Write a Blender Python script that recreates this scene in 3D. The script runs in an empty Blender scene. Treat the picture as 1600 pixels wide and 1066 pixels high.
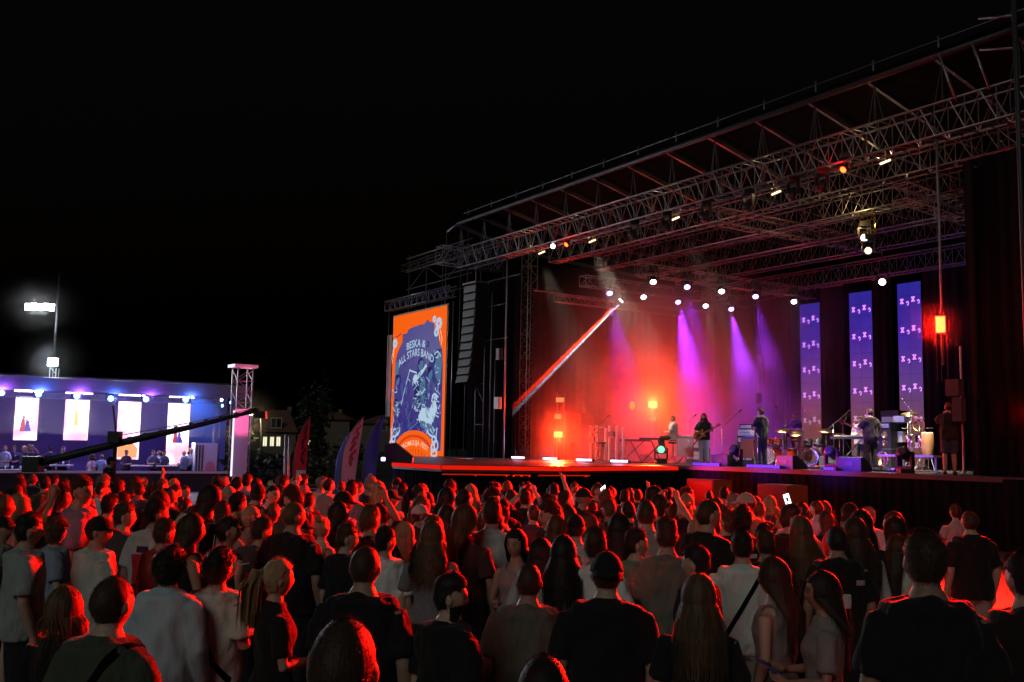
import bpy, bmesh, math, random
import numpy as np
from mathutils import Vector, Matrix, noise
from mathutils.bvhtree import BVHTree
random.seed(7); rng = np.random.default_rng(7)
scene = bpy.context.scene
col = scene.collection
R = math.radians

# ------------------------------------------------------------------ camera, sky, fill, exposure
EYE = 2.25; FPX = 1556.0; PITCH = math.atan(165/FPX); ROLL = 0.018
cam = bpy.data.cameras.new('camera'); cam.lens = 35.0; cam.sensor_width = 36.0
cam.clip_start = 0.05; cam.clip_end = 2000
cam_o = bpy.data.objects.new('camera', cam); col.objects.link(cam_o)
CM = Matrix.Rotation(R(90)+PITCH, 4, 'X') @ Matrix.Rotation(ROLL, 4, 'Z')
cam_o.matrix_world = Matrix.Translation((0, 0, EYE)) @ CM
scene.camera = cam_o
def P(px, py, Z):
    """world point seen at a photograph pixel, Z metres in front of the camera"""
    v = CM.to_3x3() @ Vector(((px-800)/FPX*Z, -(py-533)/FPX*Z, -Z))
    return v + Vector((0, 0, EYE))
CI = CM.to_3x3().inverted()
def proj(w):
    v = CI @ (Vector(w)-Vector((0, 0, EYE)))
    return (800 + v.x/-v.z*FPX, 533 - v.y/-v.z*FPX, -v.z)

world = bpy.data.worlds.new('World'); scene.world = world; world.use_nodes = True
wn = world.node_tree.nodes; wl = world.node_tree.links
bgn = wn['Background']; sky = wn.new('ShaderNodeTexSky'); sky.sky_type = 'NISHITA'; sky.sun_disc = False
sky.sun_elevation = R(-4); sky.sun_rotation = R(200); sky.altitude = 100
wl.new(sky.outputs[0], bgn.inputs[0]); bgn.inputs[1].default_value = 0.08
sun = bpy.data.lights.new('sun', 'SUN'); sun.energy = 0.28; sun.angle = R(25); sun.color = (0.93, 1.0, 0.93)
sun_o = bpy.data.objects.new('sun', sun); col.objects.link(sun_o)
sun_o.rotation_euler = Vector((0.34, 0.80, -0.50)).to_track_quat('-Z', 'Y').to_euler()
scene.view_settings.view_transform = 'Standard'; scene.view_settings.look = 'None'
scene.view_settings.exposure = 0.0; scene.view_settings.gamma = 1.0; scene.view_settings.use_curve_mapping = False
scene.cycles.use_denoising = True
scene.cycles.max_bounces = 5; scene.cycles.diffuse_bounces = 2; scene.cycles.glossy_bounces = 2
scene.cycles.volume_bounces = 0; scene.cycles.transparent_max_bounces = 6
scene.cycles.sample_clamp_indirect = 4.0; scene.cycles.sample_clamp_direct = 0
scene.cycles.caustics_reflective = False; scene.cycles.caustics_refractive = False
scene.cycles.volume_step_rate = 1.0; scene.cycles.volume_max_steps = 128

# ------------------------------------------------------------------ materials
MAT = {}
def newmat(name):
    m = bpy.data.materials.new(name); m.use_nodes = True
    MAT[name] = m
    return m, m.node_tree.nodes, m.node_tree.links, m.node_tree.nodes['Principled BSDF']
def mat(name, rgb, rough=0.6, metal=0.0, var=0.25, scale=8.0, bump=0.0, bscale=60.0, spec=0.4):
    m, n, l, b = newmat(name)
    tc = n.new('ShaderNodeTexCoord'); no = n.new('ShaderNodeTexNoise'); no.inputs['Scale'].default_value = scale
    no.inputs['Detail'].default_value = 5
    l.new(tc.outputs['Object'], no.inputs['Vector'])
    mx = n.new('ShaderNodeMix'); mx.data_type = 'RGBA'
    mx.inputs[6].default_value = (*[c*(1-var) for c in rgb], 1); mx.inputs[7].default_value = (*[min(1, c*(1+var)) for c in rgb], 1)
    l.new(no.outputs[0], mx.inputs[0]); l.new(mx.outputs[2], b.inputs['Base Color'])
    b.inputs['Roughness'].default_value = rough; b.inputs['Metallic'].default_value = metal
    b.inputs['Specular IOR Level'].default_value = spec
    if bump:
        n2 = n.new('ShaderNodeTexNoise'); n2.inputs['Scale'].default_value = bscale; n2.inputs['Detail'].default_value = 4
        bp = n.new('ShaderNodeBump'); bp.inputs['Strength'].default_value = bump; bp.inputs['Distance'].default_value = 0.01
        l.new(tc.outputs['Object'], n2.inputs['Vector']); l.new(n2.outputs[0], bp.inputs['Height']); l.new(bp.outputs[0], b.inputs['Normal'])
    return m
def emat(name, rgb, strength):
    m, n, l, b = newmat(name)
    b.inputs['Base Color'].default_value = (0.02, 0.02, 0.02, 1)
    b.inputs['Specular IOR Level'].default_value = .05; b.inputs['Roughness'].default_value = .8
    b.inputs['Emission Color'].default_value = (*rgb, 1); b.inputs['Emission Strength'].default_value = strength
    return m
def objcol(name, rough, bump, bscale, stretch=(1, 1, 1), spec=0.3, sheen=0.0, dist=0.006, stripes=None, var=0.2):
    """base colour taken from the object, so that every garment keeps its own dye"""
    m, n, l, b = newmat(name)
    oi = n.new('ShaderNodeObjectInfo'); tc = n.new('ShaderNodeTexCoord'); mp = n.new('ShaderNodeMapping')
    mp.inputs['Scale'].default_value = stretch
    l.new(tc.outputs['Object'], mp.inputs[0])
    no = n.new('ShaderNodeTexNoise'); no.inputs['Scale'].default_value = bscale; no.inputs['Detail'].default_value = 6; no.inputs['Roughness'].default_value = .55
    l.new(mp.outputs[0], no.inputs['Vector'])
    mul = n.new('ShaderNodeMix'); mul.data_type = 'RGBA'; mul.blend_type = 'MULTIPLY'; mul.inputs[0].default_value = 1
    rmp = n.new('ShaderNodeMapRange'); rmp.inputs[3].default_value = 1-var; rmp.inputs[4].default_value = 1+var
    l.new(no.outputs[0], rmp.inputs[0])
    l.new(oi.outputs['Color'], mul.inputs[6]); l.new(rmp.outputs[0], mul.inputs[7])
    out = mul.outputs[2]
    if stripes == 'flower':
        vo = n.new('ShaderNodeTexVoronoi'); vo.inputs['Scale'].default_value = 14; l.new(tc.outputs['Object'], vo.inputs['Vector'])
        rp = n.new('ShaderNodeValToRGB'); rp.color_ramp.elements[0].position = .25; rp.color_ramp.elements[1].position = .32
        rp.color_ramp.elements[0].color = (.03, .05, .04, 1); rp.color_ramp.elements[1].color = (1, 1, 1, 1)
        l.new(vo.outputs[0], rp.inputs[0])
        m2 = n.new('ShaderNodeMix'); m2.data_type = 'RGBA'; m2.blend_type = 'MULTIPLY'; m2.inputs[0].default_value = .9
        l.new(out, m2.inputs[6]); l.new(rp.outputs[0], m2.inputs[7]); out = m2.outputs[2]
    elif stripes == 'pin':
        wv = n.new('ShaderNodeTexWave'); wv.inputs['Scale'].default_value = 22; wv.bands_direction = 'X'; l.new(tc.outputs['Object'], wv.inputs['Vector'])
        m2 = n.new('ShaderNodeMix'); m2.data_type = 'RGBA'; m2.blend_type = 'MULTIPLY'; m2.inputs[0].default_value = .12
        l.new(out, m2.inputs[6]); l.new(wv.outputs[0], m2.inputs[7]); out = m2.outputs[2]
    l.new(out, b.inputs['Base Color'])
    bp = n.new('ShaderNodeBump'); bp.inputs['Strength'].default_value = bump; bp.inputs['Distance'].default_value = dist
    l.new(no.outputs[0], bp.inputs['Height']); l.new(bp.outputs[0], b.inputs['Normal'])
    b.inputs['Roughness'].default_value = rough; b.inputs['Specular IOR Level'].default_value = spec
    b.inputs['Sheen Weight'].default_value = sheen; b.inputs['Sheen Roughness'].default_value = .5
    return m
objcol('cloth', .85, .9, 11, (1.3, 1.3, .6), .2, .08, .03)
objcol('cloth_flower', .85, .7, 9, (1.2, 1.2, .6), .2, .08, .02, 'flower')
objcol('cloth_pin', .85, .7, 9, (1.2, 1.2, .6), .2, .08, .02, 'pin')
m = objcol('hair', .58, .9, 60, (1, 1, .15), .3, .1, .004, var=.45)
n, l = m.node_tree.nodes, m.node_tree.links; b = n['Principled BSDF']; ge = n.new('ShaderNodeNewGeometry')
old = b.inputs['Base Color'].links[0].from_socket; mr = n.new('ShaderNodeMapRange'); mr.inputs[3].default_value = .65; mr.inputs[4].default_value = 1.25
mm = n.new('ShaderNodeMix'); mm.data_type = 'RGBA'; mm.blend_type = 'MULTIPLY'; mm.inputs[0].default_value = 1
l.new(ge.outputs['Random Per Island'], mr.inputs[0]); l.new(old, mm.inputs[6]); l.new(mr.outputs[0], mm.inputs[7]); l.new(mm.outputs[2], b.inputs['Base Color'])
m = objcol('skin', .5, .15, 60, (1, 1, 1), .4, 0, .002, var=.12)
n, l = m.node_tree.nodes, m.node_tree.links       # eyes, brows and lips: their own colour on the face
at = n.new('ShaderNodeAttribute'); at.attribute_name = 'face'; b = n['Principled BSDF']
old = b.inputs['Base Color'].links[0].from_socket
mm = n.new('ShaderNodeMix'); mm.data_type = 'RGBA'; mm.blend_type = 'MULTIPLY'; mm.inputs[0].default_value = 1
l.new(old, mm.inputs[6]); l.new(at.outputs['Color'], mm.inputs[7]); l.new(mm.outputs[2], b.inputs['Base Color'])
b.inputs['Subsurface Weight'].default_value = 0.0
mat('asphalt', (.055, .053, .052), .62, 0, .5, 1.6, .6, 45)
mat('alu', (.25, .25, .265), .42, .75, .25, 20)
mat('steel', (.17, .17, .18), .45, .7, .3, 14)
mat('dark_steel', (.06, .06, .065), .5, .5, .3, 14)
mat('black_cloth', (.006, .006, .0065), .95, 0, .4, 3, .4, 20, .03)
mat('grey_cloth', (.05, .048, .05), .85, 0, .4, 2, .4, 12, .15)
mat('curtain', (.006, .0055, .006), .9, 0, .5, 2, .3, 14, .15)
mat('deck', (.05, .045, .045), .38, 0, .5, 2.2, .25, 30, .5)
mat('black_plastic', (.018, .018, .019), .4, 0, .3, 20, .1, 60)
mat('black_matte', (.009, .009, .01), .8, 0, .3, 20, .2, 80, .1)
mat('black_paint', (.025, .025, .027), .5, 0, .3, 20, .2, 80)
mat('orange_board_lit_side', (.5, .09, .02), .6, 0, .2, 6)
mat('white_plastic', (.7, .7, .7), .4, 0, .1, 10)
mat('chrome', (.75, .75, .77), .18, 1.0, .1, 10)
mat('brass', (.75, .52, .2), .25, 1.0, .2, 10)
mat('drum_skin', (.75, .72, .66), .5, 0, .1, 6)
mat('drum_red', (.28, .02, .015), .25, 0, .2, 10)
mat('wood', (.3, .16, .07), .45, 0, .35, 5)
mat('guitar_sun', (.55, .2, .04), .25, 0, .35, 3)
mat('plaster', (.15, .12, .09), .85, 0, .25, 1.2, .3, 8)
mat('roof_tile', (.16, .07, .05), .8, 0, .4, 3, .5, 6)
mat('foliage', (.022, .034, .015), .8, 0, .6, 1.5)
mat('bark', (.06, .045, .035), .9, 0, .4, 5, .5, 12)
mat('flag_red', (.55, .02, .03), .75, 0, .15, 2)
mat('flag_pink', (.72, .28, .38), .75, 0, .15, 2)
mat('flag_white', (.6, .55, .6), .75, 0, .15, 2)
mat('flag_blue', (.07, .07, .42), .75, 0, .2, 2)
mat('flag_teal', (.03, .07, .08), .75, 0, .2, 2)
mat('print_dark', (.05, .01, .05), .8, 0, .1, 4)
mat('print_red', (.45, .03, .05), .8, 0, .1, 4)
mat('white_sheet', (.7, .68, .7), .7, 0, .12, 2.5, .5, 6)
mat('white_paint', (.7, .7, .68), .6, 0, .1, 6)
mat('canopy', (.16, .15, .2), .8, 0, .3, 1.2, .4, 3)
mat('glass_dark', (.02, .02, .025), .1, 0, .1, 4, 0, 1, .6)
mat('cymbal', (.7, .5, .2), .28, 1.0, .25, 30)
mat('red_print', (.5, .02, .03), .85, 0, .35, 18)
mat('cream_print', (.55, .55, .5), .85, 0, .2, 18)
mat('cable', (.02, .02, .02), .6)
mat('cup', (.7, .7, .75), .25, 0, .1, 4)
mat('denim', (.12, .14, .2), .9, 0, .3, 12, .4, 60)

# ------------------------------------------------------------------ mesh builder
class MB:
    def __init__(s): s.v = []; s.f = []
    def add(s, vs, fs):
        o = len(s.v); s.v += [tuple(p) for p in vs]; s.f += [tuple(i+o for i in q) for q in fs]
        return s
    def box(s, c, size, rot=None):
        sx, sy, sz = [a/2 for a in size]
        vs = [Vector((x*sx, y*sy, z*sz)) for z in (-1, 1) for y in (-1, 1) for x in (-1, 1)]
        if rot is not None: vs = [rot @ p for p in vs]
        c = Vector(c)
        return s.add([p+c for p in vs], [(0, 2, 3, 1), (4, 5, 7, 6), (0, 1, 5, 4), (2, 6, 7, 3), (0, 4, 6, 2), (1, 3, 7, 5)])
    def bar(s, a, b, r, n=6, r2=None, cap=True):
        a = Vector(a); b = Vector(b); d = (b-a)
        if d.length < 1e-6: return s
        d.normalize()
        t = Vector((0, 0, 1)) if abs(d.z) < .9 else Vector((1, 0, 0))
        x = d.cross(t).normalized(); y = d.cross(x); r2 = r if r2 is None else r2
        vs = [a+(x*math.cos(k*2*math.pi/n)+y*math.sin(k*2*math.pi/n))*r for k in range(n)] + \
             [b+(x*math.cos(k*2*math.pi/n)+y*math.sin(k*2*math.pi/n))*r2 for k in range(n)]
        fs = [(k, (k+1) % n, n+(k+1) % n, n+k) for k in range(n)]
        if cap: fs += [tuple(range(n-1, -1, -1)), tuple(range(n, 2*n))]
        return s.add(vs, fs)
    def tube(s, pts, rs, n=8):
        pts = [Vector(p) for p in pts]
        if not hasattr(rs, '__len__'): rs = [rs]*len(pts)
        vs = []; fs = []; ref = None
        for i, p in enumerate(pts):
            d = (pts[min(i+1, len(pts)-1)]-pts[max(i-1, 0)]).normalized()
            if ref is None:
                t = Vector((0, 0, 1)) if abs(d.z) < .9 else Vector((1, 0, 0)); ref = d.cross(t).normalized()
            x = (ref-d*ref.dot(d)).normalized(); ref = x; y = d.cross(x)
            vs += [p+(x*math.cos(k*2*math.pi/n)+y*math.sin(k*2*math.pi/n))*rs[i] for k in range(n)]
            if i: fs += [((i-1)*n+k, (i-1)*n+(k+1) % n, i*n+(k+1) % n, i*n+k) for k in range(n)]
        fs += [tuple(range(n-1, -1, -1)), tuple(range(len(vs)-n, len(vs)))]
        return s.add(vs, fs)
    def loft(s, rings, cap=True):
        n = len(rings[0]); vs = [p for r in rings for p in r]; fs = []
        for i in range(1, len(rings)):
            fs += [((i-1)*n+k, (i-1)*n+(k+1) % n, i*n+(k+1) % n, i*n+k) for k in range(n)]
        if cap: fs += [tuple(range(n-1, -1, -1)), tuple(range(len(vs)-n, len(vs)))]
        return s.add(vs, fs)
    def lathe(s, prof, n=16, c=(0, 0, 0), rot=None):
        c = Vector(c); rings = []
        for r, z in prof:
            ring = [Vector((r*math.cos(k*2*math.pi/n), r*math.sin(k*2*math.pi/n), z)) for k in range(n)]
            rings.append([(rot @ p if rot is not None else p)+c for p in ring])
        return s.loft(rings)
    def ellip(s, c, r, rot=None, n=12, m=8):
        c = Vector(c); rings = []
        for i in range(m+1):
            t = math.pi*(.02+.96*i/m); z = -math.cos(t)*r[2]; q = math.sin(t)
            ring = [Vector((r[0]*q*math.cos(k*2*math.pi/n), r[1]*q*math.sin(k*2*math.pi/n), z)) for k in range(n)]
            rings.append([(rot @ p if rot is not None else p)+c for p in ring])
        return s.loft(rings)
    def mesh(s, name, material=None, smooth=False):
        me = bpy.data.meshes.new(name); me.from_pydata([tuple(p) for p in s.v], [], s.f)
        if material: me.materials.append(MAT[material] if isinstance(material, str) else material)
        if smooth: me.polygons.foreach_set('use_smooth', [True]*len(me.polygons))
        me.update(); return me
    def build(s, name, material, parent=None, smooth=False, **k):
        return link(name, s.mesh(name, material, smooth), parent, **k)
def link(name, data, parent=None, label=None, cat=None, group=None, kind=None, loc=None, rot=None):
    o = bpy.data.objects.new(name, data); col.objects.link(o)
    if parent is not None: o.parent = parent
    tag(o, label, cat, group, kind)
    if loc is not None: o.location = loc
    if rot is not None: o.rotation_euler = rot
    return o
def tag(o, label=None, cat=None, group=None, kind=None):
    if label: o['label'] = label
    if cat: o['category'] = cat
    if group: o['group'] = group
    if kind: o['kind'] = kind
    return o
def thing(name, label, cat, loc=(0, 0, 0), rz=0.0, group=None):
    o = link(name, None, None, label, cat, group); o.location = loc; o.rotation_euler = (0, 0, rz); o.empty_display_size = .2
    return o
def copy_tree(o, parent=None, label=None):
    c = o.copy(); col.objects.link(c); c.parent = parent
    if label: c['label'] = label
    for ch in [x for x in bpy.data.objects if x.parent == o]: copy_tree(ch, c)
    return c
def lamp(kind, loc, energy, rgb, target=None, parent=None, size=.1, angle=60, blend=.4):
    L = bpy.data.lights.new('lamp_light', kind); L.energy = energy; L.color = rgb
    if kind == 'SPOT': L.spot_size = R(angle); L.spot_blend = blend; L.shadow_soft_size = size
    elif kind == 'AREA': L.size = size; L.spread = R(angle)
    else: L.shadow_soft_size = size
    o = bpy.data.objects.new('lamp_light', L); col.objects.link(o); o.location = loc
    if target is not None: o.rotation_euler = (Vector(target)-Vector(loc)).to_track_quat('-Z', 'Y').to_euler()
    return o

# ------------------------------------------------------------------ stage frame: s runs along the front away from the near corner, d goes back, z up
UX = Vector((-.548, .836, 0)).normalized(); VX = Vector((UX.y, -UX.x, 0)); ORG = Vector((10.9, 25.0, 0)); DECK = 1.74
SROT = math.atan2(VX.y, VX.x)
def S(s, d, z=0.0): return ORG + UX*s + VX*d + Vector((0, 0, z))
def at_px(px, d):
    """s on the line d = const seen in the photograph's column px (at eye height)"""
    lo, hi = -8.0, 45.0
    for _ in range(50):
        mid = (lo+hi)/2
        if proj(S(mid, d, 2.3))[0] > px: lo = mid
        else: hi = mid
    return lo
def zpx(s, d, py):
    """height seen at the photograph's row py above the stage point (s, d)"""
    lo, hi = -5.0, 30.0
    for _ in range(50):
        mid = (lo+hi)/2
        if proj(S(s, d, mid))[1] > py: lo = mid
        else: hi = mid
    return lo
SM = Matrix((( -UX.x, VX.x, 0), (-UX.y, VX.y, 0), (0, 0, 1)))   # local x towards the near side, y to the back, z up
SROTZ = math.atan2(-UX.y, -UX.x)                              # z-rotation of a thing whose local +y points to the back of the stage
# ------------------------------------------------------------------ ground
g = MB(); g.add([(-400, -60, 0), (400, -60, 0), (400, 700, 0), (-400, 700, 0)], [(0, 1, 2, 3)])
g.build('ground', 'asphalt', kind='structure')

# ------------------------------------------------------------------ trusses
def truss(name, a, b, h, w, label, group, pitch=.55, r=.026, matn='alu', parent=None, up=Vector((0, 0, 1))):
    a = Vector(a); b = Vector(b); d = (b-a).normalized(); L = (b-a).length
    side = d.cross(up).normalized(); upv = side.cross(d).normalized()
    root = thing(name, label, 'truss', a, 0, group) if parent is None else parent
    org = a if parent is None else Vector((0, 0, 0))
    def q(t, i, j): return a + d*t + side*((i-.5)*w) + upv*(j*h) - org
    for i in (0, 1):
        for j in (0, 1):
            MB().bar(q(0, i, j), q(L, i, j), r, 6).build('chord', matn, root, True)
    lac = MB(); n = max(2, int(L/pitch)); st = L/n
    for k in range(n):
        t0, t1 = k*st, (k+1)*st
        for i in (0, 1):
            lac.bar(q(t0, i, k % 2), q(t1, i, 1-k % 2), r*.5, 4)
        lac.bar(q(t0, 0, 0), q(t0, 1, 0), r*.55, 4); lac.bar(q(t0, 0, 1), q(t0, 1, 1), r*.55, 4)
        lac.bar(q(t0, k % 2, 0), q(t1, 1-k % 2, 0), r*.45, 4)
        if k % 2 == 0:
            lac.bar(q(t0, 0, 0), q(t0, 0, 1), r*.5, 4); lac.bar(q(t0, 1, 0), q(t0, 1, 1), r*.5, 4)
    lac.build('lacing', matn, root)
    return root

TZ = 10.45      # underside of the flat truss grid
truss('aluminium_truss', S(24.6, .3, TZ), S(-5, .3, TZ), .85, .6, 'long front truss under the roof edge of the big stage, full of slanting lacing', 'trusses of the main stage roof', .42, .034)
for k, (d, s0, s1, z, lab) in enumerate([
    (2.6, 20.6, -3.5, TZ-.05, 'second long truss behind the front truss of the big stage'),
    (5.0, 20.4, -2.5, TZ-.15, 'third long truss from the front under the big stage roof'),
    (7.4, 20.2, -2, TZ-.25, 'fourth long truss from the front under the big stage roof'),
    (9.6, 20.0, -1, TZ-.4, 'fifth long truss from the front, deep under the big stage roof'),
    (11.3, 20.0, -1, TZ-1.1, 'rearmost and lowest long truss, just above the blue-violet screens')]):
    truss('aluminium_truss', S(s0, d, z), S(s1, d, z), .7, .5, lab, 'trusses of the main stage roof', .4, .03)
truss('aluminium_truss', S(13.3, 1.3, 8.75), S(13.3, 11.0, 8.75), .42, .42, 'lower lamp truss running to the back, the nearer of two carrying round white lamps', 'trusses of the main stage roof', .42, .024)
truss('aluminium_truss', S(16.75, 1.3, 8.75), S(16.75, 11.0, 8.75), .42, .42, 'lower lamp truss running to the back, the farther one above the light beam', 'trusses of the main stage roof', .42, .024)
truss('aluminium_truss', S(9.0, .9, TZ-.55), S(9.0, 9.6, TZ-.55), .5, .5, 'reddish cross truss running back under the middle of the roof', 'trusses of the main stage roof', .5, .028)
truss('aluminium_truss', S(3.0, 2.6, TZ-.7), S(3.0, 10.8, TZ-1.2), .5, .5, 'near cross truss beside the hanging yellow-lit lamp ladder', 'trusses of the main stage roof', .5, .028)
truss('aluminium_truss', S(24.4, -1.1, TZ+.05), S(24.4, 2.4, TZ+.05), .8, .6, 'short red-lit end truss sticking out at the far roof corner', 'trusses of the main stage roof', .5, .03)
truss('aluminium_truss', S(20.2, 2.5, 8.6), S(20.2, 10.5, 8.6), .3, .3, 'thin side truss along the far curtain of the big stage', 'trusses of the main stage roof', .4, .02)

# ------------------------------------------------------------------ roof over the big stage
roof = thing('stage_roof', 'dark pitched stage roof with sloping rafters above the truss grid', 'roof', S(20, 0, 0))
def rz(d): return 12.55 - .24*min(max(d, -2), 3.6) - .05*max(0, d-3.6)
def rl(s, d, z): return S(s, d, z)-S(20, 0, 0)
m = MB()
ss = np.linspace(24.5, -8, 40); dd = [-.1, .6, 1.5, 2.6, 3.6, 6, 9, 12.5]
vs = [rl(s, d, rz(d)+.16+.05*math.sin(s*3.04)) for s in ss for d in dd]
nn = len(dd)
m.add(vs, [(i*nn+j, i*nn+j+1, (i+1)*nn+j+1, (i+1)*nn+j) for i in range(len(ss)-1) for j in range(nn-1)])
m.build('roof_sheet', 'black_cloth', roof)
MB().bar(rl(24.6, 0, 12.55), rl(-8, 0, 12.55), .09, 8).build('edge_beam', 'dark_steel', roof, True)
MB().bar(rl(25.6, 0, 12.35), rl(24.6, 0, 12.55), .06, 6).build('edge_beam', 'alu', roof, True)
MB().bar(rl(24.4, .15, 13.0), rl(-9, .15, 13.05), .022, 6).build('hand_rail', 'steel', roof, True)
for s in np.arange(-8, 24.5, 2.0): MB().bar(rl(s, .15, 12.55), rl(s, .15, 13.15), .03, 6).build('rail_post', 'steel', roof, True)
for k in range(15):
    s = 1.94+2.07*(k-3)+.15
    m = MB(); pts = [rl(s, d, rz(d)) for d in (0, 1.2, 2.4, 3.6, 8, 12.4)]
    for a, b in zip(pts[:-1], pts[1:]): m.box((a+b)/2, ((b-a).length, .1, .14), (b-a).to_track_quat('X', 'Z').to_matrix())
    m.build('rafter', 'steel', roof)
    for d in (.3, 2.6):
        top = rl(s, d, rz(d))
        m = MB()
        for e in (-.45, -.15, .15, .45): m.bar(top, rl(s+e, d+.25*(1 if e > 0 else -1), TZ+.85 if d < 1 else TZ+.65), .012, 4)
        m.build('sling', 'steel', roof)
for k, (s, d) in enumerate([(21.0, 1.35), (-1.0, 1.5), (20.9, 12.6), (-.4, 11.6)]):
    nm = ['far front', 'near front', 'far rear', 'near rear'][k]
    truss('tower_truss', S(s, d, 0), S(s, d, 11.2), .5, .5, nm + ' upright truss tower holding up the big stage roof', 'roof towers', .5, .028, up=VX)

# ------------------------------------------------------------------ deck, skirt, thrust
stg = thing('stage_deck', 'black main stage platform with dark skirt and red lit edge', 'stage', S(10, 0, 0))
def dl(s, d, z): return S(s, d, z)-S(10, 0, 0)
k = 0
for s0 in np.arange(-6, 24.1, 2.0):            # 2 m deck boards with fine joints
    for d0 in np.arange(0, 12.1, 2.0):
        m = MB(); a = .006
        m.box(dl(s0+1, d0+1, DECK-.05-.003*((k*7) % 3)), (2-2*a, 2-2*a, .1), SM); k += 1
        m.build('deck_board', 'deck', stg)
def skirt(pts, z0, z1, name, matn, parent, org, amp=.03, wl=.28):
    """hanging cloth along a plan polyline, with folds"""
    m = MB(); vs = []; L = 0
    for a, b in zip(pts[:-1], pts[1:]):
        a = Vector(a); b = Vector(b); n = max(2, int((b-a).length/.07)); nrm = Vector((0, 0, 1)).cross((b-a).normalized())
        for i in range(n+1):
            t = i/n; L += (b-a).length/n
            f = math.sin(L*2*math.pi/wl)*.6+math.sin(L*2*math.pi/wl*.43+1)*.5
            for z, q in ((z1, .5), ((z0+z1)/2, .8), (z0, 1.0)):
                vs.append(a.lerp(b, t)+nrm*(amp*f*q)+Vector((0, 0, z))-org)
    nc = len(vs)//3
    m.add(vs, [(3*i, 3*i+1, 3*i+4, 3*i+3) for i in range(nc-1)]+[(3*i+1, 3*i+2, 3*i+5, 3*i+4) for i in range(nc-1)])
    return m.build(name, matn, parent, True)
skirt([S(25, -.04), S(-7, -.04)], 0.01, DECK-.06, 'skirt', 'black_cloth', stg, S(10, 0, 0))
MB().box(dl(9, -.07, DECK-.07), (34, .05, .12), SM).build('edge_rail', 'black_paint', stg)
TH = DECK-.03
emat('red_strip', (1, .012, .002), .75); emat('red_strip_dim', (1, .02, .003), .4)
A = P(614, 700, 31); B = P(690, 700, 28.0); C = P(880, 700, 28.5); D = P(985, 700, 31); E = S(at_px(1062, 0), -.08); F = S(at_px(640, 0), -.08)
pl = [Vector((q.x, q.y, 0)) for q in (A, B, C, D, E, F)]
thr = thing('thrust_platform', 'low thrust platform in front of the stage with glowing red edge', 'platform', pl[1])
m = MB(); vs = [q+Vector((0, 0, TH))-pl[1] for q in pl]+[q+Vector((0, 0, TH-.2))-pl[1] for q in pl]
m.add(vs, [tuple(range(6)), tuple(range(11, 5, -1))]+[(k, k+6, (k+1) % 6+6, (k+1) % 6) for k in range(6)])
m.build('platform_top', 'deck', thr)
skirt([q for q in pl[:5]], .01, TH-.2, 'skirt', 'black_cloth', thr, pl[1])
for a, b in ((pl[0], pl[1]), (pl[1], pl[2]), (pl[2], pl[3]), (pl[3], pl[4])):
    dv = (b-a).normalized(); out = Vector((dv.y, -dv.x, 0)); c = (a+b)/2
    rot = dv.to_track_quat('X', 'Z').to_matrix()
    MB().box(c+out*.02+Vector((0, 0, TH-.075))-pl[1], ((b-a).length-.02, .02, .115), rot).build('light_strip', 'red_strip', thr)
    if out.y < -.5: lamp('AREA', c+out*.1+Vector((0, 0, TH-.075)), 200*(b-a).length/4, (1, .004, .002), c+out*6+Vector((0, 0, TH+.2)), size=1.6, angle=110)
for a, b in ((pl[1].lerp(pl[2], .0), pl[1].lerp(pl[2], .55)), (pl[1].lerp(pl[2], .58), pl[1].lerp(pl[2], .72)), (pl[1].lerp(pl[2], .75), pl[2].lerp(pl[3], .3))):
    dv = (b-a).normalized(); out = Vector((dv.y, -dv.x, 0)); c = (a+b)/2
    MB().box(c+out*.3+Vector((0, 0, TH-.255))-pl[1], ((b-a).length-.02, .03, .035), dv.to_track_quat('X', 'Z').to_matrix()).build('light_strip', 'red_strip_dim', thr)
    for t in (0.04, .5, .96): MB().bar(a.lerp(b, t)+out*.3+Vector((0, 0, TH-.28))-pl[1], a.lerp(b, t)-out*.1+Vector((0, 0, TH-.28))-pl[1], .015, 4).build('bracket', 'black_paint', thr)

# ------------------------------------------------------------------ curtains and wings
def curtain(s0, d0, s1, d1, z0, z1, label, matn='curtain', amp=.09, wl=.42):
    o = thing('stage_curtain', label, 'curtain', S(s0, d0, 0), 0, 'black stage drapes')
    skirt([S(s0, d0), S(s1, d1)], z0, z1, 'drape', matn, o, S(s0, d0), amp, wl)
    MB().bar(S(s0, d0, z1+.03)-S(s0, d0), S(s1, d1, z1+.03)-S(s0, d0), .03, 6).build('drape_pipe', 'steel', o)
    return o
PAN = [(13.67, 14.75), (11.0, 12.12), (8.72, 9.78)]
curtain(20.3, 12.15, 15.2, 12.1, DECK, 9.6, 'wide back drape behind the red smoke at the far end of the stage')
curtain(14.95, 11.6, 17.2, 12.0, DECK, 9.2, 'drape left of the farthest blue-violet screen')
curtain(13.5, 11.75, 12.3, 11.75, DECK, 9.3, 'drape between the two left blue-violet screens')
curtain(10.85, 11.75, 9.95, 11.75, DECK, 9.3, 'drape between the two right blue-violet screens')
curtain(8.55, 11.75, 3.5, 11.75, DECK, 9.4, 'drape right of the nearest blue-violet screen')
curtain(20.4, 1.4, 20.4, 12.2, DECK, 9.0, 'far side drape of the stage glowing in red smoke', amp=.07)
curtain(-.05, .95, -8, .85, DECK, 9.9, 'tall black drape closing the near wing at the right edge', 'black_cloth')
curtain(25.1, .9, 20.7, .9, DECK, 9.7, 'black drape behind the hanging speaker column', 'black_cloth')
curtain(-.5, .8, -.4, 12, DECK, 9.6, 'near side drape behind the red strobe tower', 'black_cloth')
skirt([S(-1.5, -.12), S(-8, -.12)], .01, DECK-.05, 'near_skirt', 'black_cloth', stg, S(10, 0, 0))

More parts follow.
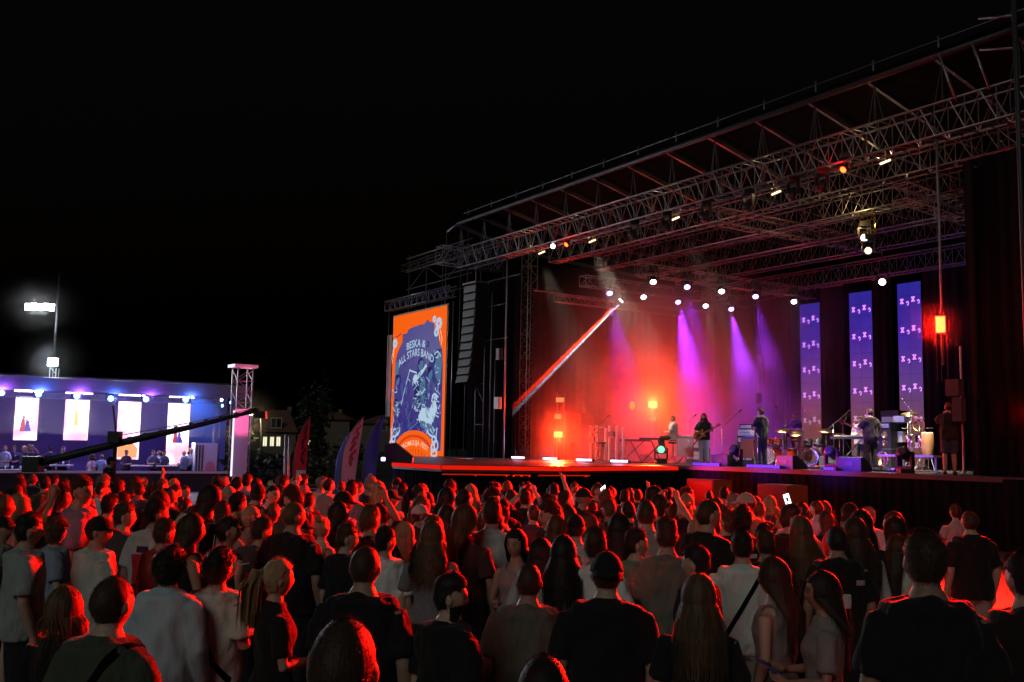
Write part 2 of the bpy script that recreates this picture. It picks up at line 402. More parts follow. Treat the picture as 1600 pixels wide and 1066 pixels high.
# ------------------------------------------------------------------ blue-violet screens at the back
def screen_mat():
    m, n, l, b = newmat('violet_screen')
    tc = n.new('ShaderNodeTexCoord'); sp = n.new('ShaderNodeSeparateXYZ'); l.new(tc.outputs['Object'], sp.inputs[0])
    zr = n.new('ShaderNodeMapRange'); zr.inputs[2].default_value = 7.3; l.new(sp.outputs[2], zr.inputs[0])
    rp = n.new('ShaderNodeValToRGB'); cr = rp.color_ramp
    cr.elements[0].position = 0; cr.elements[0].color = (.14, .055, .05, 1); cr.elements[1].position = 1; cr.elements[1].color = (.014, .016, .27, 1)
    for p, c in ((.22, (.13, .055, .055, 1)), (.42, (.085, .045, .21, 1)), (.7, (.034, .018, .31, 1))):
        e = cr.elements.new(p); e.color = c
    l.new(zr.outputs[0], rp.inputs[0]); l.new(rp.outputs[0], b.inputs['Emission Color'])
    vo = n.new('ShaderNodeTexNoise'); vo.inputs['Scale'].default_value = 1.5; mr = n.new('ShaderNodeMapRange')
    mr.inputs[3].default_value = .75; mr.inputs[4].default_value = 1.25
    l.new(tc.outputs['Object'], vo.inputs['Vector']); l.new(vo.outputs[0], mr.inputs[0]); l.new(mr.outputs[0], b.inputs['Emission Strength'])
    b.inputs['Base Color'].default_value = (.02, .02, .02, 1); b.inputs['Roughness'].default_value = .5
screen_mat()
emat('pink_mark', (.72, .25, .95), 1.6); emat('orange_mark', (.6, .3, .6), 1.2)
for k, (a, b) in enumerate(PAN):
    zt = [8.75, 8.95, 9.05][k]
    o = thing('screen_column', ['farthest', 'middle', 'nearest'][k] + ' tall blue-violet LED screen column with rows of pink signs', 'screen', S((a+b)/2, 11.9, DECK), SROTZ, 'LED columns at the back of the stage')
    W = b-a
    MB().box((0, .08, (zt-DECK)/2), (W+.04, .1, zt-DECK+.02)).build('cabinet', 'black_plastic', o)
    n = 14; hh = (zt-DECK)/n
    for q in range(n):
        for u0, u1 in ((-W/2, -.004), (.004, W/2)):
            y = .02+.003*((q*5+int(u0 < -.1)*3) % 4)/3; MB().add([(u0, y, q*hh+.005), (u1, y, q*hh+.005), (u1, y, (q+1)*hh-.005), (u0, y, (q+1)*hh-.005)], [(0, 1, 2, 3)]).build('screen_module', 'violet_screen', o)
    rows = 6
    for r in range(rows):
        z = (zt-DECK)*(.90 - r*.158)
        for i, (u, dz, kind) in enumerate(((-.30, 0, 'x'), (-.06, -.1, 'c'), (.18, .04, 'x'), (.40, -.08, 'c'))):
            m = MB(); cx = u*W; cz = z+dz; q = .095 if kind == 'x' else .07
            if kind == 'x':
                for sg in (-1, 1): m.box((cx, 0, cz), (q*2.5, .012, .035), Matrix.Rotation(sg*R(52), 3, 'Y'))
                m.box((cx, .0035, cz+q*.95), (q*1.2, .01, .025)); m.box((cx, .0035, cz-q*.95), (q*1.2, .01, .025))
            else:
                for t in range(7):
                    an = R(-150+t*40)*-1
                    m.box((cx+q*.6*math.cos(an), .001*t, cz+q*math.sin(an)), (.035, .012, .04))
            m.build('sign', 'pink_mark' if r < 4 else 'orange_mark', o)

# ------------------------------------------------------------------ poster screen in the far wing
SL, SR_ = 31.75, 26.1; ZB, ZT = 1.62, 8.9
W = SL-SR_; H = ZT-ZB
led = thing('poster_screen', 'tall LED screen with orange framed festival poster beside the stage', 'screen', S((SL+SR_)/2, .35, ZB), SROTZ)
def pq(u, v, y=0.0): return (-W/2+u*W, y, v*H)
emat('poster_orange', (1.0, .125, .002), .92); emat('poster_white', (.55, .74, .92), .8); emat('poster_cream', (1, .55, .38), 1.0)
emat('poster_pale', (.12, .25, .45), .6); emat('poster_deep', (.8, .05, .004), .85); emat('poster_ink', (.022, .010, .10), .8); emat('poster_mid', (.04, .055, .24), .7)
def poster_mat():
    m, n, l, b = newmat('poster_violet')
    tc = n.new('ShaderNodeTexCoord'); no = n.new('ShaderNodeTexNoise'); no.inputs['Scale'].default_value = .55; no.inputs['Detail'].default_value = 7
    no.inputs['Roughness'].default_value = .6
    sp = n.new('ShaderNodeSeparateXYZ'); l.new(tc.outputs['Generated'], sp.inputs[0]); l.new(tc.outputs['Object'], no.inputs['Vector'])
    # pale smoke of the printed picture on its right and lower right
    ax = n.new('ShaderNodeMath'); ax.operation = 'MULTIPLY_ADD'; ax.inputs[1].default_value = .42; ax.inputs[2].default_value = -.22; l.new(sp.outputs[0], ax.inputs[0])
    ad = n.new('ShaderNodeMath'); l.new(ax.outputs[0], ad.inputs[0]); l.new(no.outputs[0], ad.inputs[1])
    rp = n.new('ShaderNodeValToRGB'); cr = rp.color_ramp; cr.elements[0].position = .56; cr.elements[0].color = (.024, .006, .24, 1)
    cr.elements[1].position = 1.0; cr.elements[1].color = (.3, .5, .62, 1); e = cr.elements.new(.8); e.color = (.04, .035, .26, 1)
    l.new(ad.outputs[0], rp.inputs[0]); l.new(rp.outputs[0], b.inputs['Emission Color']); b.inputs['Emission Strength'].default_value = .7
    b.inputs['Base Color'].default_value = (.02, .02, .02, 1)
poster_mat()
MB().box((0, .1, H/2), (W+.16, .16, H+.16)).build('cabinet', 'black_plastic', led)
MB().add([pq(0, 0), pq(1, 0), pq(1, 1), pq(0, 1)], [(0, 1, 2, 3)]).build('display', 'poster_orange', led)
lay = [0]
def flat(poly, name, matn, dy=None):
    lay[0] += 1; y = -.004*lay[0] if dy is None else dy
    return MB().add([pq(u, v, y) for u, v in poly], [tuple(range(len(poly)))]).build(name, matn, led)
flat([(.045, .05), (.95, .05), (.955, .6), (.94, .70), (.88, .77), (.86, .83), (.80, .85), (.78, .90), (.69, .915), (.66, .93), (.60, .905), (.52, .905), (.45, .90), (.36, .895), (.30, .885), (.27, .86), (.2, .86), (.19, .80), (.14, .77), (.09, .72), (.06, .66)], 'picture', 'poster_violet')
def strokes(lines, name, matn, w0=.012):
    lay[0] += 1; y = -.004*lay[0]; m = MB()
    for ln in lines:
        w = w0
        if isinstance(ln[0], (int, float)): w = ln[0]; ln = ln[1:]
        for (u0, v0), (u1, v1) in zip(ln[:-1], ln[1:]):
            a = Vector(pq(u0, v0, y)); b = Vector(pq(u1, v1, y)); d = b-a
            if d.length < 1e-5: continue
            nn = Vector((-d.z, 0, d.x)).normalized()*w*W/2
            m.add([a-nn, b-nn, b+nn, a+nn], [(0, 1, 2, 3)])
    o_ = m.build(name, matn, led); o_['kind'] = 'stuff'; return o_
# side faces and smoke of the printed picture, the figure at the microphone, the seated figure below
flat([(.70, .62), (.78, .70), (.86, .72), (.93, .72), (.945, .56), (.93, .46), (.88, .42), (.80, .50), (.74, .55)], 'picture_smoke', 'poster_mid')
flat([(.80, .60), (.86, .69), (.925, .70), (.94, .60), (.92, .5), (.87, .50), (.83, .54)], 'picture_smoke', 'poster_pale')
flat([(.06, .55), (.07, .66), (.11, .68), (.15, .64), (.13, .57), (.10, .50)], 'picture_smoke', 'poster_pale')
flat([(.47, .33), (.45, .42), (.42, .50), (.41, .545), (.46, .575), (.50, .60), (.50, .63), (.52, .66), (.57, .675), (.61, .66), (.62, .63), (.60, .60), (.585, .595), (.66, .575), (.70, .52), (.69, .44), (.67, .36), (.66, .30), (.55, .29)], 'figure', 'poster_mid')
flat([(.515, .628), (.52, .655), (.555, .672), (.60, .662), (.618, .635), (.605, .60), (.57, .585), (.535, .595)], 'figure_face', 'poster_pale')
flat([(.515, .64), (.52, .66), (.555, .676), (.60, .668), (.585, .655), (.55, .655), (.535, .62)], 'figure_hair', 'poster_ink')
flat([(.42, .535), (.455, .565), (.52, .565), (.60, .60), (.66, .615), (.655, .595), (.60, .565), (.53, .535), (.45, .50)], 'figure_arm', 'poster_white')
flat([(.56, .42), (.56, .53), (.62, .55), (.66, .52), (.66, .40), (.62, .33)], 'figure_shirt', 'poster_pale')
flat([(.47, .40), (.47, .47), (.53, .49), (.55, .44), (.53, .38)], 'figure_shirt', 'poster_ink')
strokes([[.014, (.36, .60), (.44, .585), (.50, .575)], [.010, (.37, .605), (.30, .50), (.255, .43), (.22, .36)], [.03, (.64, .605), (.68, .62)]], 'microphone_stand', 'poster_white')
for (cx, cy, r) in ((.745, .56, .05), (.135, .535, .045), (.12, .36, .05)):
    flat([(cx+r*math.cos(a)*.9, cy+r*.72*math.sin(a)*1.1) for a in np.linspace(0, 2*math.pi, 15)[:-1]], 'side_face', 'poster_pale')
    flat([(cx-r, cy+.0), (cx-r*.9, cy+r*.8), (cx, cy+r*1.0), (cx+r*.8, cy+r*.7), (cx+r*.2, cy+r*.35), (cx-r*.5, cy+.0), (cx-r*.7, cy-r*.6)], 'side_hair', 'poster_ink')
flat([(.70, .20), (.58, .24), (.56, .28), (.62, .335), (.70, .33), (.74, .30), (.80, .36), (.86, .37), (.89, .34), (.86, .28), (.82, .23)], 'seated_figure', 'poster_white')
flat([(.60, .21), (.64, .20), (.82, .165), (.86, .19), (.82, .22), (.66, .245), (.59, .25)], 'seated_figure', 'poster_pale')
flat([(.79, .375), (.80, .415), (.84, .43), (.88, .42), (.895, .385), (.87, .36), (.83, .35)], 'seated_head', 'poster_white')
for u, v in ((.825, .385), (.865, .385)): flat([(u+.013*math.cos(a), v+.012*math.sin(a)) for a in np.linspace(0, 2*math.pi, 9)[:-1]], 'seated_eye', 'poster_ink')
rr = random.Random(5)
strokes([[.012, (.56, .24), (.45, .20), (.34, .165), (.28, .16)], [.02, (.35, .17), (.28, .155)]]+[[.007, (u, v), (u+rr.uniform(-.05, .05), v+rr.uniform(-.05, .03)), (u+rr.uniform(-.07, .07), v-rr.uniform(.03, .09))] for u, v in [(rr.uniform(.07, .93), rr.uniform(.15, .52)) for _ in range(46)]], 'picture_strokes', 'poster_pale')
strokes([[rr.choice((.004, .006, .010)), (u, v), (u+rr.uniform(-.03, .03), v+rr.uniform(-.02, .02)), (u+rr.uniform(-.05, .05), v+rr.uniform(-.04, .03))] for u, v in [(rr.gauss(.58, .09), rr.uniform(.3, .56)) for _ in range(36)]+[(rr.gauss(.74, .09), rr.uniform(.16, .34)) for _ in range(34)]+[(rr.uniform(.06, .22), rr.uniform(.16, .5)) for _ in range(26)]+[(rr.uniform(.85, .94), rr.uniform(.3, .7)) for _ in range(26)]], 'picture_highlights', 'poster_white')
strokes([[.008, (u, v), (u+rr.uniform(-.03, .03), v+rr.uniform(-.03, .03))] for u, v in [(rr.gauss(.62, .12), rr.uniform(.18, .6)) for _ in range(40)]], 'picture_shadows', 'poster_ink')
# orange sun arch with the festival's name, chains, corner flowers
arch = [(.5+.40*math.cos(a), .02+.165*math.sin(a)) for a in np.linspace(0, math.pi, 24)]
flat([(.10, 0.0), (.90, 0.0)]+arch, 'sun_arch', 'poster_orange')
flat([(.5+.33*math.cos(a), .03+.125*math.sin(a)) for a in np.linspace(.35, math.pi-.35, 18)]+[(.5+.29*math.cos(a), .03+.108*math.sin(a)) for a in np.linspace(math.pi-.35, .35, 18)], 'sun_band', 'poster_deep')
strokes([[.012, (.33+.055*i, .004), (.34+.05*i, .062-.0022*(i-3.5)**2)] for i in range(8)], 'sun_rays', 'poster_deep')
ch = []
for x0, sg in ((.10, 1), (.87, -1)):
    for (ox, oy, rx, ry) in ((0, .035, .05, .022), (sg*.02, .07, .028, .026), (-sg*.035, .085, .03, .03), (sg*.01, .125, .03, .02)):
        ch.append([.022]+[(x0+ox+rx*math.cos(a), oy+ry*math.sin(a)) for a in np.linspace(0, 2*math.pi, 12)])
    ch.append([.02, (x0+sg*.03, .14), (x0+sg*.1, .16), (x0+sg*.13, .19)])
    ch.append([.016, (x0-sg*.04, .11), (x0-sg*.03, .15), (x0-sg*.045, .20)])
strokes(ch, 'chain', 'poster_white')
fl = []
for cx, cy, n_, r in ((.085, .80, 7, .045), (.90, .885, 8, .055), (.82, .92, 5, .03), (.86, .83, 6, .04)):
    for i in range(n_):
        a = i*2*math.pi/n_; fl.append([.03, (cx+r*.25*math.cos(a), cy+r*.2*math.sin(a)), (cx+r*math.cos(a), cy+r*.75*math.sin(a))])
strokes(fl, 'flower', 'poster_white')
strokes([[.010, (.06, .77), (.03, .70), (.045, .66)], [.010, (.07, .765), (.06, .70)], [.01, (.93, .84), (.965, .78), (.95, .74)], [.01, (.9, .83), (.93, .77)]], 'flower_stem', 'poster_cream')
strokes([[.008, (.10, .845), (.15, .85), (.2, .862)], [.012, (.22, .86), (.21, .855)]], 'ornament', 'poster_ink')

def text_verts(txt, size=1.0, xs=1.0):
    cu = bpy.data.curves.new('t', 'FONT'); cu.body = txt; cu.size = size; cu.align_x = 'CENTER'; cu.resolution_u = 3; cu.offset = .012
    ob = bpy.data.objects.new('t', cu); col.objects.link(ob); bpy.context.view_layer.update()
    me = ob.evaluated_get(bpy.context.evaluated_depsgraph_get()).to_mesh()
    vs = [v.co.copy() for v in me.vertices]; fs = [tuple(p.vertices) for p in me.polygons]
    ob.to_mesh_clear(); bpy.data.objects.remove(ob); bpy.data.curves.remove(cu)
    return vs, fs
def arc_text(txt, cu, cv, width, height, bend, name, matn):
    """lettering set on an arch, u/v in poster units"""
    lay[0] += 1; vs, fs = text_verts(txt)
    x0 = min(v.x for v in vs); x1 = max(v.x for v in vs); y1 = max(v.y for v in vs)
    out = []
    for v in vs:
        t = ((v.x-x0)/(x1-x0)-.5)*2; q = v.y/y1
        out.append(pq(cu+t*width/2*(1+.06*q), cv+q*height*(1-.12*t*t) - bend*t*t, -.004*lay[0]))
    return MB().add(out, fs).build(name, matn, led)
arc_text('BESKA &', .50, .752, .34, .052, .012, 'lettering', 'poster_white')
arc_text('ALL STARS BAND', .50, .690, .64, .050, .065, 'lettering', 'poster_white')
arc_text('TROMULIJA FEST', .52, .085, .50, .034, .042, 'lettering', 'poster_cream')

truss('aluminium_truss', S(32.4, .3, 9.25), S(25.5, .3, 9.25), .5, .35, 'violet-lit short truss right above the orange poster screen', 'truss over the poster screen', .3, .022)
sc = thing('scaffolding', 'dark scaffold frame rising above the poster screen', 'scaffold', S(31.2, .9, 0))
def scl(s, d, z): return S(s, d, z)-S(31.2, .9, 0)
for s in (31.2, 29.3, 27.3, 25.2):
    for d in (.9, 2.9): MB().bar(scl(s, d, 0), scl(s, d, 12.3+.5*math.sin(s)), .03, 6).build('upright', 'steel', sc, True)
for z in (10.35, 11.3, 12.0):
    for d in (.9, 2.9): MB().bar(scl(31.5, d, z), scl(24.8, d, z), .045 if z > 11 else .025, 6).build('rail', 'steel', sc, True)
for a, b in (((31.2, 10.3), (29.3, 11.3)), ((29.3, 11.3), (27.3, 10.3)), ((27.3, 10.3), (25.2, 11.3))):
    MB().bar(scl(a[0], .87, a[1]), scl(b[0], .87, b[1]), .02, 5).build('brace', 'steel', sc)
truss('aluminium_truss', S(33.2, 1.6, 11.6), S(26.5, 1.6, 11.75), .35, .35, 'dim thin truss crossing the scaffold above the poster screen', 'truss over the poster screen', .45, .018)
# red-lit cloth strip at the far side of the screen
emat('red_lamp_glass', (1, .05, .01), 9)
rc = thing('side_banner', 'narrow red-lit cloth strip hanging at the outer side of the poster screen', 'banner', S(32.5, .5, 0))
skirt([S(32.65, .45), S(32.15, .5)], 3.7, 8.0, 'cloth_strip', 'white_sheet', rc, S(32.5, .5), .03, .3)
lamp('SPOT', S(32.4, -2.2, 3.2), 160, (1, .01, .004), S(32.4, .5, 6.4), size=.1, angle=50)
MB().bar(S(32.4, .4, 0)-S(32.5, .5), S(32.4, .4, 9.2)-S(32.5, .5), .025, 6).build('pole', 'alu', rc, True)

# hanging line array and the pipe work of the far wing
la = thing('speaker_column', 'curved black speaker column hanging between poster screen and stage', 'speaker', S(23.1, .1, 9.6), SROTZ)
for k in range(12):
    tilt = R(-1.5-k*1.3); z = -.35-k*.37; y = -.02*k*k*.12
    c = MB().box((0, y, z), (1.15, .6, .35), Matrix.Rotation(tilt, 3, 'X')).build('cabinet', 'black_matte', la)
    MB().box((0, y-.31, z), (1.0, .02, .29), Matrix.Rotation(tilt, 3, 'X')).build('grille', 'black_plastic', c)
MB().box((0, 0, -.08), (1.2, .7, .1)).build('bumper', 'dark_steel', la)
MB().bar((0, 0, -.05), (0, 0, 1.2), .02, 5).build('chain', 'steel', la)
pw = thing('scaffold_tower', 'scaffold of upright pipes left of the stage opening', 'scaffold', S(22, .4, 0))
def pwl(s, d, z): return S(s, d, z)-S(22, .4, 0)
for px, z1, r in ((703, 9, .03), (741, 6, .03), (754, 7.5, .028), (764, 9, .025), (771, 6, .02), (787, 11, .045)):
    s = at_px(px, .3); MB().bar(pwl(s, .3, DECK), pwl(s, .3, z1), r, 6).build('upright', 'alu', pw, True)
for a, b, z in ((741, 754, 5.0), (741, 754, 3.2), (760, 787, 8.4), (738, 790, 6.9)):
    MB().bar(pwl(at_px(a, .3), .3, z), pwl(at_px(b, .3), .3, z), .02, 5).build('rail', 'alu', pw, True)
MB().bar(pwl(at_px(741, .3), .27, 5.0), pwl(at_px(754, .3), .27, 4.2), .018, 5).build('brace', 'alu', pw, True)
MB().box(pwl(at_px(778, .2), .15, 4.1), (.3, .2, .5), SM).build('box', 'white_plastic', pw)
MB().box(pwl(at_px(779, .2), .15, 6.2), (.25, .2, .5), SM).build('box', 'black_paint', pw)
for px, d, z0, z1 in ((845, 4, DECK, 8.6), (1188, 9.5, DECK, 8.9), (1478, .1, 4.5, 10.4)):
    nm = {845: 'thin upright pole in the red smoke at the far side', 1188: 'slim mast with small boxes behind the singer', 1478: 'thin hanging cable pole above the red strobe'}[px]
    s = at_px(px, d); o = thing('slim_mast', nm, 'mast', S(s, d, 0))
    MB().bar((0, 0, z0), (0, 0, z1), .03, 6).build('pole', 'alu', o, True)
    if px == 1188:
        for z in (6.6, 4.5, 3.4): MB().box((-.05, -.05, z), (.22, .2, .42)).build('box', 'grey_cloth', o)
        MB().box((0, 0, DECK+.02), (.5, .5, .03)).build('base_plate', 'black_paint', o)
# ------------------------------------------------------------------ lamps of the big stage
RED = (1.0, .005, .002); PUR = (.30, .03, 1.0); WHT = (1, .93, .9)
emat('lens_white', (1, .9, .95), 14); emat('lens_purple', (.78, .35, 1), 9); emat('lens_red', (1, .045, .006), 14); emat('lens_green', (.2, 1, .5), 1.6)
emat('strobe_red', (1, .055, .012), 15); emat('strobe_amber', (1, .22, .01), 2.0); emat('idle_painted_glow', (1, .30, .10), 1.0); emat('bar_lilac', (.85, .68, 1), 5)  # idle strobes are unlit: their pale look is painted in as glow
emat('lens_warm', (1, .75, .35), 3.2); emat('lens_cyan', (.08, .38, 1), 22); emat('lens_cold', (.9, .97, 1), 16)
mat('lens_off', (.05, .05, .06), .12, 0, .1, 5)
def d_px(px, s, z=8.4):
    lo, hi = -3.0, 16.0
    for _ in range(50):
        mid = (lo+hi)/2
        if proj(S(s, mid, z))[0] < px: lo = mid
        else: hi = mid
    return lo
def moving_head(loc, aim, lens, label, group, up=-1, sc=1.0):
    """base clamp, yoke with two arms, tilting head with round lens; up=-1 hangs, +1 stands"""
    loc = Vector(loc); o = thing('moving_head', label, 'stage lamp', loc, 0, group); o.scale = (sc,)*3
    d = (Vector(aim)-loc).normalized(); q = d.to_track_quat('-Y', 'Z'); Rm = q.to_matrix()
    pan = math.atan2(d.y, d.x)+math.pi/2; Pm = Matrix.Rotation(pan, 3, 'Z')
    c = Vector((0, 0, 0))
    MB().box((0, 0, -up*.42), (.32, .3, .16)).build('base', 'black_plastic', o)
    y = MB(); y.box(Pm @ Vector((0, 0, -up*.31)), (.38, .1, .06), Pm)
    for sx in (-1, 1): y.box(Pm @ Vector((sx*.19, 0, -up*.13)), (.05, .12, .36), Pm)
    y.build('yoke', 'black_plastic', o)
    h = MB(); RA = Rm @ Matrix.Rotation(R(90), 3, 'X')
    h.lathe([(.06, -.2), (.12, -.17), (.13, 0), (.14, .12), (.13, .155), (.112, .158)], 14, c, Matrix(Rm @ Matrix.Rotation(R(90), 3, 'X')))
    hd = h.build('head', 'black_plastic', o, True)
    MB().lathe([(.001, .163), (.07, .171), (.112, .162), (.112, .155), (.001, .155)], 16, c, Matrix(Rm @ Matrix.Rotation(R(90), 3, 'X'))).build('lens', lens, hd, True)
    return o, d
cnt = ['first', 'second', 'third', 'fourth', 'fifth']
for row, (s, zc, lst) in enumerate([(13.3, 8.42, [(1020, 437, 'w'), (1073, 445, 'p'), (1127, 452, 'w'), (1180, 460, 'p'), (1240, 468, 'v')]),
                                    (16.75, 8.1, [(952, 455, 'p'), (1005, 461, 'w'), (1059, 469, 'p'), (1102, 475, 'w'), (1142, 480, 'p')])]):
    for i, (px, py, c) in enumerate(lst):
        d = d_px(px, s); z = zpx(s, d, py); loc = S(s, d, z)
        beam = S(s-1.3, d+.5, DECK+.2)
        aim = loc+((Vector((0, 0, EYE))-loc).normalized()*.8+(beam-loc).normalized()*.75)
        word = {'w': 'white', 'p': 'violet', 'v': 'pale violet'}[c]
        o, dv = moving_head(loc, aim, {'w': 'lens_white', 'p': 'lens_purple', 'v': 'lens_white'}[c], f'{word} round lamp, {cnt[i]} from left on the {"nearer" if row == 0 else "farther"} lamp truss', 'round lamps on the lamp trusses')
        MB().bar((0, 0, .49), (0, 0, 8.8-z), .018, 5).build('clamp', 'dark_steel', o)
        if c == 'p': lamp('SPOT', loc+(beam-loc).normalized()*.3, (4500 if i == 0 else 17000) if row else 5000, PUR, beam, size=.05, angle=30, blend=1.0)
        elif c == 'w': lamp('SPOT', loc+(beam-loc).normalized()*.3, 160, WHT, beam, size=.05, angle=34, blend=.8)
        else: lamp('SPOT', loc+(beam-loc).normalized()*.3, 160, (.4, .3, 1), beam, size=.05, angle=45, blend=.8)
# the two crossed-colour beams from the beam lamp over the far side
s = 18.2; d = d_px(974, s, 8); z = zpx(s, d, 466); bl = S(s, d, z)
tgt = S(20.22, .4, 0); tgt.z = 0
for _z in np.arange(2, 9, .02):
    if proj(Vector((tgt.x, tgt.y, _z)))[1] < 640: tgt.z = _z; break
o, dv = moving_head(bl, tgt, 'lens_white', 'beam lamp throwing the slanting red and white beam', 'beam lamps')
MB().bar((0, 0, .49), (0, 0, 8.9-z if 8.9 > z+.6 else 1.0), .02, 5).build('clamp', 'dark_steel', o)
perp = Vector((0, 0, 1)) - dv*dv.z; perp.normalize()
lamp('SPOT', bl+dv*.22+perp*.035, 1500000, (1, .03, .008), tgt+perp*.10, size=.02, angle=2.0, blend=.1)
lamp('SPOT', bl+dv*.22-perp*.035, 650000, (.62, .75, 1), tgt-perp*.07, size=.02, angle=1.5, blend=.1)

# front truss lamps
for px, py, c, lab in ((1320, 262, 'r', 'red lamp cluster glowing on the front truss at right'), (887, 380, 'r', 'small red lamp on the front truss at left'), (863, 385, 'w', 'small white lamp on the front truss beside the small red one')):
    s = at_px(px, .2); z = zpx(s, .2, py); loc = S(s, .2, z)
    s2 = [q for q in np.arange(-3, 26, .02) if abs(proj(S(q, .2, z))[0]-px) < 1.2]; s = s2[0] if s2 else s
    z = zpx(s, .2, py); loc = S(s, .2, z)
    moving_head(loc, (0, 0, 3) if c == 'w' else S(s, -8, 4), 'lens_white' if c == 'w' else 'lens_red', lab, 'front truss lamps', sc=.8)
    if c == 'r': lamp('POINT', loc-VX*.35, 15, RED, size=.1)
def s_at(px, d, z):
    c = [q for q in np.arange(-8, 36, .02) if abs(proj(S(q, d, z))[0]-px) < 1.5]
    return c[0] if c else at_px(px, d)
for k, px in enumerate((990, 1040, 1102, 1168, 1238, 1283)):
    s = s_at(px, .2, 10); moving_head(S(s, .2, 9.95), S(s, -6, 3), 'lens_off', ['leftmost', 'second', 'third', 'fourth', 'fifth', 'rightmost'][k]+' unlit black lamp of six under the front truss', 'front truss lamps')
for k, (px, py) in enumerate(((846, 396), (925, 378), (1055, 343), (1213, 303), (1383, 255))):
    d = .9; z = 10.0; s = s_at(px, d, z); z = zpx(s, d, py); s = s_at(px, d, z)
    o = thing('work_lamp', ['leftmost', 'second', 'middle', 'fourth', 'rightmost'][k]+' of five small warm work lamps along the front truss', 'stage lamp', S(s, d, z), SROTZ+.5, 'warm work lamps')
    MB().box((0, 0, .02), (.34, .1, .09), Matrix.Rotation(R(-18), 3, 'Y')).build('housing', 'black_paint', o)
    MB().box((0, -.055, .02), (.3, .012, .05), Matrix.Rotation(R(-18), 3, 'Y')).build('lens', 'lens_warm', o)
    MB().bar((0, 0, .05), (0, 0, .5), .012, 4).build('clamp', 'steel', o)
    lamp('POINT', S(s, d, z)-VX*.2+Vector((0, 0, .15)), 16, (1, .72, .35), size=.06)
    lamp('SPOT', S(s, d, z)-VX*.15, [2500, 6000, 24000, 26000, 22000][k], (1, .80, .6), [S(15.5, 2.2, DECK), S(11.8, 2.8, DECK), S(8.2, 5.5, DECK), S(7.2, 3.5, DECK), S(4.0, 4.2, DECK)][k], size=.08, angle=26, blend=.9)
# hanging ladder of lamps at the near side
s = s_at(1356, 5, 8.5)
o = thing('lamp_ladder', 'yellow-lit hanging ladder of lamps near the right screens', 'stage lamp', S(s, 5, 0), SROTZ)
zt, zb = zpx(s, 5, 325), zpx(s, 5, 372)
for x in (-.3, .3): MB().bar((x, 0, zb-.1), (x, 0, 10.3), .025, 6).build('rail', 'brass', o, True)
for z in np.linspace(zb, 10.2, 5): MB().bar((-.3, 0, z), (.3, 0, z), .02, 5).build('rung', 'brass', o)
lamp('POINT', S(s, 4.4, zb+.5), 60, (1, .7, .25), size=.1)
for k, (px, py) in enumerate(((1350, 371), (1356, 391), (1378, 440))):
    d = 4.9 if k < 2 else 7.0
    s = s_at(px, d, 8); z = zpx(s, d, py); s = s_at(px, d, z)
    o2, dv = moving_head(S(s, d, z), S(9, 3, 2)*.4+Vector((0, 0, EYE))*.6, 'lens_white' if k != 1 else 'lens_warm', ['upper white', 'lower warm', 'white'][k]+' round lamp '+['on the hanging ladder', 'on the hanging ladder', 'hanging between the two right screens'][k], 'lamps at the near side')
    MB().bar((0, 0, .49), (0, 0, 9.7-z), .02, 5).build('clamp', 'dark_steel', o2)
    lamp('SPOT', S(s, d, z)-VX*.3, 2200, (1, .86, .68), S(7.5-1.2*k, 3.5, DECK), size=.08, angle=60, blend=.7)

# strobes in the smoke
def strobe(px, py, d, lens, label, w=.34, h=.22, en=0, rgb=(1, .03, .005), size=.15, fl=0):
    s = at_px(px, d); z = zpx(s, d, py)
    o = thing('strobe_light', label, 'stage lamp', S(s, d, z), SROTZ, 'strobe panels on the big stage')
    face = Matrix.Rotation(math.atan2(-(S(s, d).x), S(s, d).y)-SROTZ, 3, 'Z')
    MB().box(face @ Vector((0, .07, 0)), (w+.08, .12, h+.08), face).build('housing', 'black_plastic', o)
    MB().box(face @ Vector((0, 0, 0)), (w, .02, h), face).build('lens', lens, o)
    MB().bar((0, .1, -.1), (0, .1, DECK-z), .025, 6).build('stand', 'dark_steel', o)
    if en: lamp('POINT', S(s, d, z)-S(s, d, 0).normalized()*.22, en, rgb, size=size)
    if fl: lamp('SPOT', S(s, d, z)-S(s, d, 0).normalized()*.25, fl, rgb, (1.0, 9, 1.6), size=.2, angle=75, blend=.9)
    return o
strobe(872, 679, 2.2, 'strobe_red', 'bright red strobe low at the far side of the stage', en=1000, fl=9000)
strobe(1020, 632, 6.4, 'strobe_red', 'bright red strobe high at the back beside the round amber lamp', en=1500, fl=9000)
strobe(1020, 655, 6.35, 'idle_painted_glow', 'pale idle strobe below the bright strobe at the back', .3, .2)
strobe(874, 625, 2.4, 'idle_painted_glow', 'pale idle strobe at the top of the far lamp frame', .34, .2)
strobe(872, 651, 2.4, 'idle_painted_glow', 'pale idle strobe in the middle of the far lamp frame', .34, .2)
s = at_px(988, 5.6); z = zpx(s, 5.6, 634)
o = thing('round_lamp', 'round amber lamp glowing in the red smoke', 'stage lamp', S(s, 5.6, z), SROTZ)
fc = Matrix.Rotation(R(90), 3, 'X')
MB().lathe([(.05, -.2), (.2, -.12), (.22, 0), (.2, .01)], 16, (0, 0, 0), fc).build('housing', 'black_plastic', o, True)
MB().lathe([(.001, .03), (.15, .028), (.19, .015), (.19, .0), (.001, 0)], 16, (0, 0, 0), fc).build('lens', 'strobe_amber', o, True)
MB().bar((0, .1, -.1), (0, .1, DECK-z), .025, 6).build('stand', 'dark_steel', o)
s = at_px(874, 2.5); o = thing('lamp_rack', 'slim frame holding two pale idle strobes at the far side', 'frame', S(s, 2.5, DECK), SROTZ)
za, zb = zpx(s, 2.5, 617)-DECK, zpx(s, 2.5, 643)-DECK
for x in (-.26, .26): MB().bar((x, .05, 0), (x, .05, za+.12), .022, 6).build('upright', 'alu', o)
